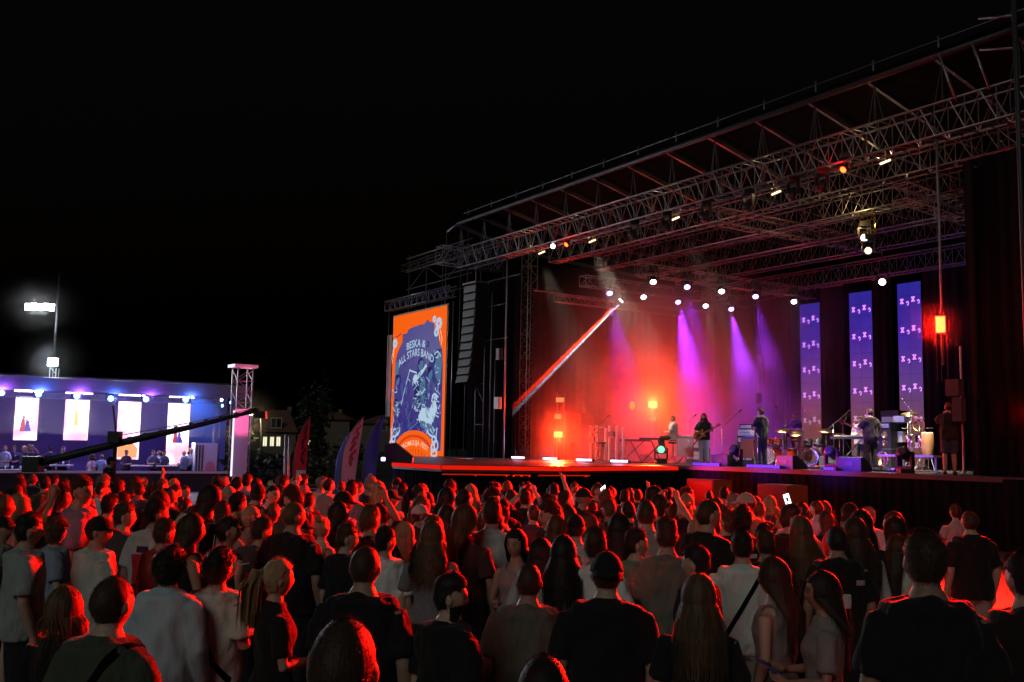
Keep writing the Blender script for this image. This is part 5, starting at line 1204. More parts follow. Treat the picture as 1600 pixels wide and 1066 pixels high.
def build_body(sex, pose, yaw):
    m = MB(); f = sex == 'f'
    m.loft([sring(z, rx, ry, y) for z, rx, ry, y in TORSO[sex]])
    nk = .047 if f else .056
    m.tube([(0, -.015, 1.42), (0, -.008, 1.49), (0, .004, 1.56), (0, .01, 1.61)], [nk*1.15, nk, nk*.98, nk], 14)
    RY = Matrix.Rotation(R(yaw), 3, 'Z')
    m.loft([[RY @ p + HC for p in r] for r in head_surface()])
    for s in (-1, 1): m.ellip(RY @ Vector((s*.079, -.008, -.006))+HC, (.008, .019, .031), RY @ Matrix.Rotation(s*R(-18), 3, 'Z'), 10, 6)
    for s, (sh, el, wr, hd) in zip((1, -1), arms_of(pose)):
        k = .82 if f else 1.0
        m.tube([sh+Vector((-s*.06, 0, .0)), sh, sh.lerp(el, .35), sh.lerp(el, .75), el, el.lerp(wr, .25), el.lerp(wr, .65), wr], [.05*k, .058*k, .053*k, .045*k, .041*k, .044*k, .036*k, .026*k], 12)
        hand(m, wr, hd, s)
    for s in (-1, 1):
        p = leg_pts(s, pose); m.tube(p, [.088, .082, .060, .056, .056, .036], 12)
        e = Vector(p[-1]); m.tube([e+Vector((0, -.05, -.055)), e+Vector((0, .0, -.045)), e+Vector((s*.01, .09, -.058)), e+Vector((s*.015, .17, -.07))], [.034, .042, .036, .022], 10)
    me = remesh(m, 'person_body', .0078, 2, .22)
    n = len(me.vertices); co = np.empty(n*3); me.vertices.foreach_get('co', co); co = co.reshape(-1, 3)
    lc = (co-np.array(HC)) @ np.array(RY)           # into head space
    colr = np.ones((n, 4)); x, y, z = lc[:, 0], lc[:, 1], lc[:, 2]; fr = (y > .05) & (np.abs(z) < .12)
    eye = fr & (np.hypot((np.abs(x)-.031)/.014, (z-.004)/.008) < 1); colr[eye, :3] = (.25, .25, .28)
    brow = fr & (np.hypot((np.abs(x)-.032)/.019, (z-.024)/.006) < 1); colr[brow, :3] = (.3, .25, .22)
    lip = fr & (np.hypot(x/.024, (z+.064)/.010) < 1); colr[lip, :3] = (.95, .5, .5)
    ca = me.color_attributes.new('face', 'FLOAT_COLOR', 'POINT'); ca.data.foreach_set('color', colr.ravel())
    me.materials.append(MAT['skin']); return me
def build_top(sex, pose, kind, seed):
    m = MB(); f = sex == 'f'; ez = .012 if f else .024
    rings = []
    hem = {'tee': .85 if not f else .93, 'shirt': .82, 'tank': .95, 'crop': 1.08, 'dress': .55}[kind]
    src = TORSO[sex]
    def rad(z):
        for (z0, a0, b0, y0), (z1, a1, b1, y1) in zip(src[:-1], src[1:]):
            if z0 <= z <= z1: t = (z-z0)/(z1-z0); return a0+(a1-a0)*t, b0+(b1-b0)*t, y0+(y1-y0)*t
        return src[0][1], src[0][2], src[0][3]
    zs = [z for z in np.linspace(hem, 1.465 if kind != 'tank' else 1.40, 14)]
    for z in zs:
        a, b, y = rad(max(z, .86))
        lo = max(0, (1.3-z)/.45)
        if not f: a = max(a, .168); b = max(b, .112)
        e = ez*(1+.5*lo)*(1 if z < 1.38 else .55)
        if kind == 'dress' and z < .95: a += (.95-z)*.30; b += (.95-z)*.28
        rings.append(sring(z, a+e, b+e, y))
    if kind != 'tank': rings.append(sring(1.49, .068 if f else .08, .066, -.008))
    m.loft(rings)
    if kind != 'tank':
        nr = [Vector((.066*math.cos(a)*(1 if f else 1.1), -.008+.064*math.sin(a), 1.482+.014*(-math.sin(a))*1.0)) for a in np.linspace(0, 2*math.pi, 17)]
        m.tube(nr, .012 if kind != 'shirt' else .02, 6)
    else:
        for s in (-1, 1): m.tube([(s*.085, .10, 1.36), (s*.09, .05, 1.455), (s*.09, -.04, 1.465), (s*.085, -.095, 1.37)], .017, 8)
    if kind in ('tee', 'shirt', 'crop', 'dress'):
        for s, (sh, el, wr, hd) in zip((1, -1), arms_of(pose)):
            k = .84 if f else 1.0
            if kind == 'shirt' : pts, rs = [sh+Vector((-s*.07, 0, .0)), sh, sh.lerp(el, .5), el, el.lerp(wr, .5), el.lerp(wr, .93)], [.060*k, .069*k, .066*k, .060*k, .052*k, .043*k]
            else: pts, rs = [sh+Vector((-s*.07, 0, .0)), sh, sh.lerp(el, .4), sh.lerp(el, .78)], [.058*k, .068*k, .071*k, .077*k]
            m.tube(pts, rs, 14)
    me = remesh(m, kind, .0135, 5, 1.0, .021 if not f else .012, seed*3.7)
    me.materials.append(MAT['cloth']); return me
def build_bottom(sex, pose, kind):
    m = MB(); m.loft([sring(z, a+.014, b+.014, y) for z, a, b, y in [(.82, .14, .105, 0)]+TORSO[sex][:3]])
    for s in (-1, 1):
        p = [Vector(q) for q in leg_pts(s, pose)]
        if kind == 'shorts': p = p[:3]; p[2] = p[1].lerp(p[2], .9); rs = [.105, .105, .098]
        elif kind == 'skirt': p = p[:2]; rs = [.12, .15]
        else: rs = [.102, .098, .078, .074, .072, .064]
        m.tube(p, rs, 14)
    me = remesh(m, kind, .014, 4, 1.0, .008, 5); me.materials.append(MAT['cloth']); return me
def scalp_ok(p):
    """is this head-surface point under hair?"""
    x, y, z = p
    if y > .035: return z > .062-.02*(abs(x) > .055)
    if y > -.02: return z > .0+.06*max(0, (y+.02)/.055)
    return z > -.075
def build_hair(kind, seed):
    r_ = random.Random(seed); m = MB()
    if kind == 'cap' or kind == 'cap_back':
        m.loft([[p for p in r] for r in head_surface(22, 30, .012, False)][12:])
        sg = 1 if kind == 'cap' else -1
        br = []
        for t in np.linspace(-1.05, 1.05, 11): br.append(Vector((.083*math.sin(t), sg*.098*math.cos(t), .035)))
        tip = [Vector((p.x*.95, sg*(abs(p.y)+.07*math.cos(t*.9)), .022-.014*math.cos(t))) for p, t in zip(br, np.linspace(-1.05, 1.05, 11))]
        n = len(br); vs = br+tip+[p-Vector((0, 0, .006)) for p in br+tip]
        m.add(vs, [(k, k+1, n+k+1, n+k) for k in range(n-1)]+[(2*n+k, 3*n+k, 3*n+k+1, 2*n+k+1) for k in range(n-1)]+[(n+k, n+k+1, 3*n+k+1, 3*n+k) for k in range(n-1)])
        m.ellip((0, 0, .132), (.008, .008, .005), None, 8, 4)
        me = m.mesh(kind, 'cloth', True); return me
    thick = {'crop': .0035, 'short': .011, 'fade': .010, 'curly': .028, 'long': .014, 'wavy': .018, 'tail': .012, 'bun': .011, 'bob': .016, 'bald': .001}[kind]
    rings = head_surface(30, 40, 0, False); nt, na = len(rings), 40
    vs = []; ok = []
    for i, r in enumerate(rings):
        for p in r:
            o = scalp_ok(p+Vector((0, 0, .007*noise.noise(Vector(p)*70)))); ok.append(o); d = Vector((p.x/.0775**2, p.y/.098**2, p.z/.118**2)).normalized()
            th = thick
            if kind in ('short', 'fade'):
                th = thick*(.25+1.5*max(0, min(1, (p.z-.0)/.09))) if kind == 'short' else (.0015+.024*max(0, min(1, (p.z-.045)/.05)))
            w = noise.noise(Vector(p)*(38 if kind == 'curly' else 24)+Vector((seed, 0, 0)))
            vs.append(p+d*(th*(1+.45*w) if o else -.004))
    fs = []
    for i in range(nt-1):
        for k in range(na):
            q = (i*na+k, i*na+(k+1) % na, (i+1)*na+(k+1) % na, (i+1)*na+k)
            if sum(ok[j] for j in q) >= 2: fs.append(q)
    fs.append(tuple((nt-1)*na+k for k in range(na))); m.add(vs, fs)
    idx = [i for i, o in enumerate(ok) if o]
    def lock(pts, w, tang):
        n = len(pts); vv = []
        for i, p in enumerate(pts):
            ww = w*(1-.75*max(0, (i/(n-1)-.55)/.45)); vv += [p-tang*ww, p+tang*ww]
        m.add(vv, [(2*i, 2*i+1, 2*i+3, 2*i+2) for i in range(n-1)])
    N = {'crop': 2600, 'short': 4600, 'fade': 3600, 'curly': 900, 'bald': 0}.get(kind, 500)
    for _ in range(N):                       # short tips that break up the outline
        p = vs[r_.choice(idx)]+Vector((r_.gauss(0, .004), r_.gauss(0, .004), r_.gauss(0, .004)))
        d = Vector((p.x/.0775**2, p.y/.098**2, p.z/.118**2)).normalized()
        if kind == 'curly':
            c = p; a0 = r_.uniform(0, 6.28); t = d.orthogonal().normalized(); b = d.cross(t); rr = r_.uniform(.006, .012)
            lock([c+d*(.004*q)+(t*math.cos(a0+q*1.1)+b*math.sin(a0+q*1.1))*rr for q in range(6)], .0028, d.cross(Vector((.3, .2, 1))).normalized())
        else:
            L = {'crop': .006, 'short': .016, 'fade': .014}.get(kind, .02)*r_.uniform(.5, 1.5)
            cm = Vector((0, -.5, -.6)); cm = (cm-d*cm.dot(d)); g = (d*.35+cm*.9+Vector((r_.gauss(0, .25), r_.gauss(0, .25), r_.gauss(0, .25)))).normalized(); t = g.cross(d+Vector((.01, .02, .03))).normalized()*.0011
            m.add([p-d*.003-t, p-d*.003+t, p+g*L], [(0, 1, 2)])
    if kind in ('long', 'wavy', 'bob'):
        zend = {'long': -.44, 'wavy': -.40, 'bob': -.15}[kind]
        for _ in range(520):
            az = r_.uniform(-1, 1); az = (abs(az)**.8)*math.copysign(1, az)*R(112); t0 = r_.uniform(.1, 1.1); pts = []
            off = thick+r_.uniform(0, .014)
            ze = zend*r_.uniform(.62, 1.1); fl = r_.gauss(0, .018)
            for q in range(15):
                t = t0+(1.72-t0)*min(1, q/6)
                if q <= 6: p = Vector((math.sin(t)*math.sin(az)*(.0775+off), -math.sin(t)*math.cos(az)*(.104+off), math.cos(t)*(.118+off)))
                else:
                    u = (q-6)/8; p0 = pts[6]; z = p0.z+(ze-p0.z)*u
                    yb = p0.y+( -.165-r_.uniform(0, .006)-p0.y)*min(1, max(0, (-z-.02)/.2))
                    if kind == 'bob': yb = p0.y*(1-.15*u)
                    x = p0.x*(1+.25*math.sin(u*3.1)+.25*u)+fl*u
                    p = Vector((x, yb, z))
                    if kind == 'wavy': p += Vector((.012*math.sin(z*40+az*6), -.008*abs(math.sin(z*33+az*3)), 0))
                pts.append(p)
            tang = Vector((math.cos(az), math.sin(az), r_.gauss(0, .1))).normalized(); lock(pts, r_.uniform(.004, .009), tang)
    for _ in range(0 if kind == 'bald' else 170):          # stray single hairs that catch the rim light
        p = vs[r_.choice(idx)]; d = Vector((p.x/.0775**2, p.y/.098**2, p.z/.118**2)).normalized()
        L = r_.uniform(.012, .045)*(.35 if kind in ('crop', 'fade') else 1); g = (d*.6+Vector((r_.gauss(0, .5), r_.gauss(0, .5), r_.gauss(-.2, .5)))).normalized(); t = g.cross(d+Vector((.02, .01, .03))).normalized()
        lock([p, p+g*L*.5+d*L*.12, p+g*L*.9-Vector((0, 0, L*.35))], .0007, t)
    if kind in ('long', 'wavy', 'bob'):
        for _ in range(70):
            az = r_.uniform(-1.9, 1.9); x = math.sin(az)*(.1+r_.uniform(0, .03)); y = -math.cos(az)*.1-.06-r_.uniform(0, .02); z0 = r_.uniform(-.2, .02); pts = []
            for q in range(6): pts.append(Vector((x+math.copysign(.012, x)*math.sin(q*.8+az*5)*(1+q*.2), y-.006*q, z0-q*.035)))
            lock(pts, .0009, Vector((math.cos(az), math.sin(az), 0)))
    if kind == 'tail':
        for _ in range(420):
            a, b = r_.gauss(0, .03), r_.gauss(0, .022); L = r_.uniform(.2, .36); pts = [Vector((0, -.1, .045))]
            for q in range(1, 9): u = q/8; pts.append(Vector((a*(1-.3*u)*min(1, u*3), -.115-.055*math.sin(min(1, u*2)*1.57)+b*min(1, u*3)-.01*u, .05+.03*math.sin(u*3)-L*u)))
            lock(pts, r_.uniform(.004, .008), Vector((math.cos(a*90), math.sin(a*90), 0)))
        m.tube([(0, -.1, .045), (0, -.15, .05), (0, -.175, -.02), (0, -.182, -.12), (0, -.185, -.2)], [.018, .03, .036, .03, .012], 10)
        m.lathe([(.018, -.012), (.022, 0), (.018, .012)], 10, (0, -.112, .05), Matrix.Rotation(R(70), 3, 'X'))
    if kind == 'bun':
        m.ellip((0, -.085, .10), (.045, .042, .038), None, 14, 10)
        for _ in range(200):
            d = Vector((r_.gauss(0, 1), r_.gauss(0, 1), r_.gauss(0, 1))).normalized(); c = Vector((0, -.085, .10))+Vector((d.x*.046, d.y*.043, d.z*.039)); t = d.orthogonal().normalized()
            lock([c-t*.02, c+d*.003, c+t*.02], .003, d.cross(t))
    me = m.mesh('hair', 'hair', False); return me
def patch(me, cond, off, name, matn):
    """piece of a garment's surface lifted off it: prints, beards"""
    use = [p for p in me.polygons if cond(p.center, p.normal)]; ids = {}; vs = []; fs = []
    for p in use:
        f = []
        for i in p.vertices:
            if i not in ids: ids[i] = len(vs); v = me.vertices[i]; vs.append(v.co+v.normal*off)
            f.append(ids[i])
        fs.append(tuple(f))
    return MB().add(vs, fs).mesh(name, matn, True)
def strap(me, sg=1, w=.017):
    bv = BVHTree.FromPolygons([v.co for v in me.vertices], [tuple(p.vertices) for p in me.polygons])
    c = Vector((sg*.02, 0, 1.19)); e1 = Vector((sg*.5, 0, -.866)); e2 = Vector((0, 1, 0)); nn = e1.cross(e2); vs = []; n = 40
    for k in range(n):
        a = k*2*math.pi/n; d = e1*math.cos(a)+e2*math.sin(a)
        for q in (-1, 1):
            o = c+d*.7+nn*(q*w); h = bv.ray_cast(o, -d)
            p = h[0] if h[0] is not None else c+d*.2
            vs.append(p+d*.006)
    return MB().add(vs, [(2*k, 2*k+1, (2*k+3) % (2*n), (2*k+2) % (2*n)) for k in range(n)]).mesh('strap', 'black_cloth', True)

CACHE = {}
def get(fn, *a):
    k = (fn.__name__,)+a
    if k not in CACHE: CACHE[k] = fn(*a)
    return CACHE[k]
def get_patch(me, key, cond, matn):
    k = ('patch', me.name, key)
    if k not in CACHE: CACHE[k] = patch(me, cond, .004, 'back_print', matn)
    return CACHE[k]
HCOL = {'black': (.012, .010, .009), 'brown': (.045, .024, .013), 'light brown': (.11, .06, .03), 'blond': (.34, .23, .12), 'grey': (.2, .19, .18), 'red-brown': (.12, .035, .015)}
SKIN = [(.50, .31, .23), (.42, .25, .18), (.55, .36, .27), (.36, .21, .15)]
PEOPLE = []
def person(loc, h, rz, sex='m', pose='stand', yaw=0, top='tee', tc=(.02, .02, .02), hair='short', hc='black', bottom='trousers', bc=(.02, .02, .025), build=1.0, label=None, group=None, pattern=None, skin=None, seed=0, extras=(), cap=None):
    me = get(build_body, sex, pose, yaw)
    o = link('person', me, None, label, 'person', group); o.location = loc; o.rotation_euler = (0, 0, rz); k = h/1.75; build = 1+(build-1)*.45; o.scale = (k*build, k*(.5+.5*build), k)
    sk = skin or SKIN[seed % 4]; o.color = (*sk, 1)
    tm = get(build_top, sex, pose, top, seed % 2)
    tn = {'tee': 't_shirt', 'shirt': 'long_sleeved_shirt', 'tank': 'tank_top', 'crop': 'short_top', 'dress': 'dress'}[top]
    t = link(tn, tm, o); t.color = (*tc, 1)
    if pattern: t.material_slots[0].link = 'OBJECT'; t.material_slots[0].material = MAT[pattern]
    b = link(bottom, get(build_bottom, sex, 'sit' if pose == 'sit' else 'stand', bottom), o); b.color = (*bc, 1)
    if hair not in ('bald',):
        hm = get(build_hair, hair, seed % 2); hr = link('hair' if 'cap' not in hair else 'cap', hm, o); hr.location = HC; hr.rotation_euler = (0, 0, R(yaw))
        hr.color = (*(HCOL[hc] if 'cap' not in hair else cap or (.015, .015, .017)), 1)
        if 'cap' in hair:
            h2 = link('hair', get(build_hair, 'crop', 0), o); h2.location = HC; h2.rotation_euler = (0, 0, R(yaw)); h2.color = (*HCOL[hc], 1)
    for e in extras:
        if e == 'strap': link('bag_strap', get(strap, tm, 1), o)
        elif e == 'strap2': link('bag_strap', get(strap, tm, -1), o)
        elif e == 'beard':
            RYi = np.array(Matrix.Rotation(R(yaw), 3, 'Z'))
            def cond(c, n):
                q = np.array(c-HC) @ RYi
                return q[2] < -.035 and q[2] > -.125 and q[1] > -.005 and not (abs(q[0]) < .022 and -.072 < q[2] < -.055) and q[2] < -.035-.3*max(0, .03-q[1]) or False
            bd = link('beard', patch(me, cond, .005, 'beard', 'hair'), o); bd.color = (*HCOL[hc], 1)
        elif e == 'shoes':
            for s in (-1, 1):
                e0 = Vector(leg_pts(s, 'sit' if pose == 'sit' else 'stand')[-1])
                m = MB().tube([e0+Vector((0, -.075, -.05)), e0+Vector((0, -.02, -.04)), e0+Vector((s*.01, .09, -.055)), e0+Vector((s*.016, .185, -.07)), e0+Vector((s*.016, .21, -.075))], [.03, .05, .045, .033, .012], 10); link('shoe', m.mesh('shoe', 'black_paint', True), o)
        elif e == 'red_back':
            link('back_print', patch(tm, lambda c, n: n.y < -.3 and abs(c.x) < .10 and .95 < c.z < 1.30, .004, 'back_print', 'red_print'), o)
            link('back_print', patch(tm, lambda c, n: n.y < -.3 and abs(c.x) < .055 and 1.315 < c.z < 1.37, .004, 'back_print', 'print_dark'), o)
        elif e == 'dim_print': link('back_print', get_patch(tm, 'dim', lambda c, n: n.y < -.3 and abs(c.x) < .09 and 1.08 < c.z < 1.26, 'red_print'), o)
        elif e == 'jersey':
            for x0, x1, z0, z1 in ((-.17, -.08, 1.31, 1.345), (.09, .17, 1.30, 1.345), (-.02, .045, 1.13, 1.23)):
                link('back_print', get_patch(tm, ('j', x0), lambda c, n: n.y < -.2 and x0 < c.x < x1 and z0 < c.z < z1, 'cream_print'), o)
    PEOPLE.append(o); return o
TGT = Vector((5.0, 30, 0))
def face_to(loc, jitter=0.0, target=TGT):
    d = target-Vector(loc); return math.atan2(-d.x, d.y)+jitter
def yh(px): return 698+ROLL*(px-800)
def place(px, ytop, Z, hmin=1.52, hmax=1.93):
    h = EYE-(ytop-yh(px))*Z/FPX
    if h < hmin: h = hmin; Z = (EYE-h)*FPX/(ytop-yh(px))
    if h > hmax: h = hmax; Z = (EYE-h)*FPX/(ytop-yh(px))
    w = P(px, ytop+40, Z)
    return Vector((w.x, w.y, 0)), h, Z
# ------------------------------------------------------------------ the crowd one can tell apart
WH = (.8, .8, .76); BK = (.014, .014, .015); GR = (.22, .23, .22); OL = (.075, .085, .06); BL = (.5, .64, .70); CR = (.6, .57, .5); DG_ = (.06, .065, .065); MINT = (.70, .82, .74)
near = [
 # px, ytop, Z, turn, sex, pose, yaw, top, colour, hair, hair colour, build, label, extra keywords
 (535, 962, 2.35, -5, 'm', 'stand', 0, 'tee', BK, 'crop', 'brown', 1.0, 'huge dark-haired head close to the lens at the bottom, left of centre', {}),
 (850, 1020, 2.7, 0, 'm', 'stand', 0, 'tee', BK, 'crop', 'black', 1.0, 'dark head cut off by the bottom edge, below the olive shirt', {}),
 (172, 898, 3.8, -22, 'm', 'stand', 0, 'tee', OL, 'crop', 'brown', 1.12, 'cropped-haired man in olive shirt with black strap at the bottom left', dict(extras=('strap2',))),
 (1447, 833, 4.1, -2, 'm', 'stand', 0, 'tee', BK, 'short', 'brown', 1.12, 'broad man in black t-shirt seen from behind at the lower right', {}),
 (1604, 864, 4.5, 10, 'm', 'stand', 0, 'tee', BK, 'short', 'black', 1.1, 'man in black t-shirt cut off by the right edge', {}),
 (98, 918, 5.0, -10, 'f', 'front', 0, 'tee', BK, 'bob', 'light brown', .95, 'woman with light shoulder-length hair behind the olive shirt', {}),
 (263, 858, 5.5, -8, 'm', 'stand', 0, 'shirt', BL, 'curly', 'black', 1.05, 'man in pale blue long-sleeved shirt with dark curly hair', dict(pattern='cloth_pin')),
 (340, 860, 5.7, -25, 'm', 'front', 0, 'tee', CR, 'curly', 'black', 1.08, 'person in loose cream t-shirt with thin bag strap and black curls', dict(extras=('strap',), bottom='shorts', bc=(.1, .09, .07))),
 (431, 872, 5.2, -62, 'f', 'front', 0, 'tee', BK, 'tail', 'blond', .95, 'blond woman with ponytail in black t-shirt, face turned right', dict(bc=(.2, .21, .24))),
 (569, 851, 4.9, -12, 'm', 'stand', 0, 'tee', BK, 'crop', 'brown', 1.15, 'broad buzz-cut man in black shirt, bottom centre left', {}),
 (701, 898, 4.7, -48, 'm', 'stand', -38, 'tee', BK, 'fade', 'black', 1.05, 'bearded man in black t-shirt looking right in profile', dict(extras=('beard',))),
 (826, 878, 5.2, -6, 'm', 'stand', 0, 'tee', (.13, .135, .11), 'crop', 'brown', 1.05, 'man in olive-grey t-shirt, bottom centre', {}),
 (948, 858, 4.9, -4, 'm', 'stand', 0, 'tee', BK, 'cap_back', 'brown', 1.15, 'broad man in black t-shirt with backward black cap', {}),
 (1092, 898, 4.7, -8, 'f', 'stand', 0, 'tee', BK, 'long', 'light brown', .95, 'woman with long light-streaked hair and black top, bottom right of centre', {}),
 (1210, 872, 5.5, 52, 'f', 'stand', 0, 'tank', (.25, .2, .19), 'long', 'brown', .92, 'young woman in light tank top with long brown hair, face turned left', {}),
 (1287, 893, 5.1, 75, 'f', 'front', 0, 'tee', (.25, .25, .24), 'long', 'black', .95, 'dark-haired woman looking down at the phone in her hands', {}),
 (41, 803, 6.6, -55, 'm', 'stand', 0, 'tee', (.33, .36, .34), 'fade', 'black', 1.0, 'man in pale grey t-shirt at the left edge, face turned right', {}),
 (151, 803, 6.9, -45, 'm', 'front', -38, 'tee', CR, 'cap', 'black', 1.05, 'man in cream t-shirt with flat black cap', {}),
 (191, 786, 8.0, -30, 'm', 'stand', -38, 'tee', DG_, 'fade', 'brown', 1.0, 'man in dark grey t-shirt right of the flat cap', {}),
 (242, 780, 7.8, -18, 'm', 'stand', -38, 'tee', (.5, .5, .47), 'short', 'black', 1.05, 'man in pale t-shirt with big red print on the back', dict(extras=('red_back',))),
 (92, 757, 9.0, -50, 'f', 'front', -38, 'tee', BK, 'long', 'black', 1.0, 'tall woman in black with long black hair above the left crowd, face lit red', {}),
 (297, 803, 6.9, -60, 'f', 'drink', 0, 'tank', BK, 'long', 'brown', .95, 'dark-haired woman in black smoking a cigarette', {}),
 (354, 806, 7.2, -35, 'f', 'stand', -38, 'tank', (.05, .05, .05), 'tail', 'black', .93, 'woman in sleeveless dark top with red-lit bare arm', {}),
 (457, 783, 7.6, -15, 'm', 'stand', -38, 'tee', BK, 'crop', 'light brown', 1.1, 'tall man in black t-shirt with dim red print on the back', dict(extras=('dim_print',))),
 (540, 820, 7.4, -40, 'm', 'stand', -38, 'tee', BK, 'fade', 'brown', 1.0, 'short-haired man in black left of the white t-shirt, ear lit red', {}),
 (601, 824, 7.3, -14, 'm', 'stand', -38, 'tee', WH, 'short', 'black', 1.0, 'man in white t-shirt with dark hair in the middle of the crowd', {}),
 (675, 815, 7.2, -10, 'f', 'stand', 0, 'tee', (.2, .19, .2), 'wavy', 'light brown', .95, 'woman with long light brown hair in grey top', {}),
 (727, 790, 7.6, -18, 'f', 'stand', -38, 'tee', (.06, .03, .03), 'wavy', 'red-brown', 1.0, 'woman with long reddish hair glowing in the red light', {}),
 (768, 781, 7.9, -6, 'm', 'stand', 0, 'shirt', (.55, .54, .5), 'short', 'brown', 1.05, 'man in white long-sleeved shirt below the speaker column', dict(bc=(.2, .16, .12))),
 (807, 827, 7.2, 150, 'f', 'front', 0, 'tank', (.3, .25, .24), 'long', 'black', .9, 'dark long-haired woman facing the camera', {}),
 (844, 842, 6.6, -12, 'f', 'stand', 0, 'tee', (.45, .45, .43), 'long', 'black', .92, 'woman with dark hair in white top, left of another in white', {}),
 (880, 838, 6.3, -6, 'f', 'stand', 0, 'tee', (.5, .52, .5), 'long', 'black', .95, 'woman with long straight black hair over white top', {}),
 (899, 801, 7.9, -10, 'm', 'stand', 0, 'tee', (.55, .52, .5), 'cap', 'brown', 1.0, 'man in white t-shirt wearing a dark cap, centre', {}),
 (870, 806, 7.8, -8, 'f', 'stand', 0, 'tee', (.3, .26, .25), 'long', 'red-brown', .92, 'woman with long red-brown hair left of the dark cap', {}),
 (967, 803, 7.6, -5, 'f', 'stand', 0, 'tee', (.12, .05, .05), 'long', 'black', .95, 'woman with very long black hair, right of the white cap wearer', {}),
 (930, 826, 6.3, -14, 'm', 'stand', 0, 'tee', WH, 'short', 'brown', .95, 'person in white and black top half hidden by the backward cap', {}),
 (1010, 780, 7.8, -4, 'm', 'stand', 0, 'tee', (.36, .33, .32), 'crop', 'brown', 1.05, 'tall man in grey t-shirt with cropped hair, centre right', {}),
 (1042, 811, 6.6, -4, 'm', 'stand', 0, 'tee', (.16, .165, .14), 'fade', 'brown', 1.08, 'man in olive-grey t-shirt with faded haircut, right of centre', {}),
 (1090, 852, 5.9, 58, 'm', 'stand', 0, 'tee', BK, 'short', 'black', .95, 'dark-haired man looking left behind the light-streaked hair', {}),
 (1112, 802, 7.7, -3, 'm', 'stand', 0, 'tee', (.5, .48, .45), 'crop', 'light brown', 1.0, 'man in flowered pale shirt', dict(pattern='cloth_flower')),
 (1160, 828, 6.6, -8, 'm', 'stand', 0, 'tee', MINT, 'short', 'black', 1.0, 'man in mint white shirt with black shoulder strap', dict(extras=('strap2',), bc=(.4, .4, .38))),
 (1197, 828, 7.2, 5, 'm', 'stand', 0, 'tee', BK, 'fade', 'brown', 1.0, 'man with faded haircut right of the mint shirt', {}),
 (1253, 808, 7.8, 2, 'f', 'stand', 0, 'tee', BK, 'long', 'light brown', .93, 'woman with long straight light brown hair in black', {}),
 (1309, 820, 7.0, 0, 'm', 'stand', 0, 'tee', BK, 'crop', 'black', 1.05, 'man in black sports jersey with white prints', dict(extras=('jersey',))),
 (1337, 810, 7.4, 6, 'f', 'stand', 0, 'shirt', (.5, .5, .49), 'long', 'brown', .95, 'woman in white long-sleeved blouse with thin black strap', dict(extras=('strap',))),
 (1400, 808, 8.2, 8, 'f', 'stand', 0, 'tee', (.26, .22, .22), 'long', 'black', .93, 'long-haired woman in grey top right of the white blouse', {}),
 (1517, 797, 9.2, 4, 'm', 'stand', 0, 'tee', BK, 'crop', 'brown', 1.08, 'man in black with pale shorts standing alone at the right', dict(bottom='shorts', bc=(.32, .29, .27))),
 (1222, 806, 11.8, 0, 'm', 'phone', 0, 'tee', (.1, .05, .05), 'crop', 'blond', 1.0, 'person holding a bright phone up over the crowd', {}),
 (1168, 768, 10.0, 70, 'm', 'stand', 0, 'tee', (.4, .2, .15), 'cap', 'brown', 1.0, 'person in pale cap turned left below the singer', dict(cap=(.5, .42, .36))),
 (925, 783, 12.5, 0, 'm', 'phone', 0, 'tee', BK, 'short', 'black', 1.0, 'person filming with a lit phone below the far keyboards', {}),
 (820, 765, 12.0, -8, 'm', 'both_up', 0, 'tee', BK, 'short', 'brown', 1.0, 'person with both arms raised near the stage front', {}),
 (655, 786, 9.6, -30, 'm', 'stand', -38, 'tee', (.04, .04, .04), 'cap', 'brown', 1.0, 'person in pale cap in front of the poster screen', dict(cap=(.55, .5, .45))),
 (1020, 762, 10.6, -60, 'm', 'stand', -38, 'tee', (.6, .5, .45), 'fade', 'black', 1.0, 'bearded man in white t-shirt above the crowd, face turned right', dict(extras=('beard',))),
 (355, 758, 12.0, -40, 'm', 'stand', -38, 'tee', DG_, 'bald', 'black', 1.05, 'bald man lit red below the lattice tower', {}),
 (548, 752, 12.5, -20, 'm', 'front', 0, 'tee', (.3, .2, .28), 'short', 'black', 1.0, 'man in pale violet t-shirt below the blue flag', {}),
]
EXTRA_THINGS = []
occupied = []; head_px = []
for k, (px, yt, Z, turn, sex, pose, yaw, top, tc, hair, hc, bd, lab, kw) in enumerate(near):
    loc, h, Z = place(px, yt, Z*1.1 if Z > 3 else Z*1.04, 1.5); kw = dict(kw)
    if 'cap' in hair: h -= .01
    o = person(loc, h-.012, R(turn), sex, pose, yaw, top, tc, hair, hc, build=bd, label=lab, group='festival crowd', seed=k, **kw)
    occupied.append((loc.x, loc.y)); head_px.append((px, yt, FPX*.2/Z))
# child riding on the shoulders of the man at the right
loc = P(1494, 830, 10.75); loc.z = 0; hm = PEOPLE[[i for i, q in enumerate(near) if q[0] == 1517][0]]
ch = person(Vector((loc.x, loc.y, .56)), 1.14, .05, 'f', 'front', 0, 'tee', (.4, .34, .33), 'short', 'brown', bottom='shorts', bc=(.3, .25, .25), build=1.05, label='child in pale top carried high beside the man in black at the right', group=None, seed=2)

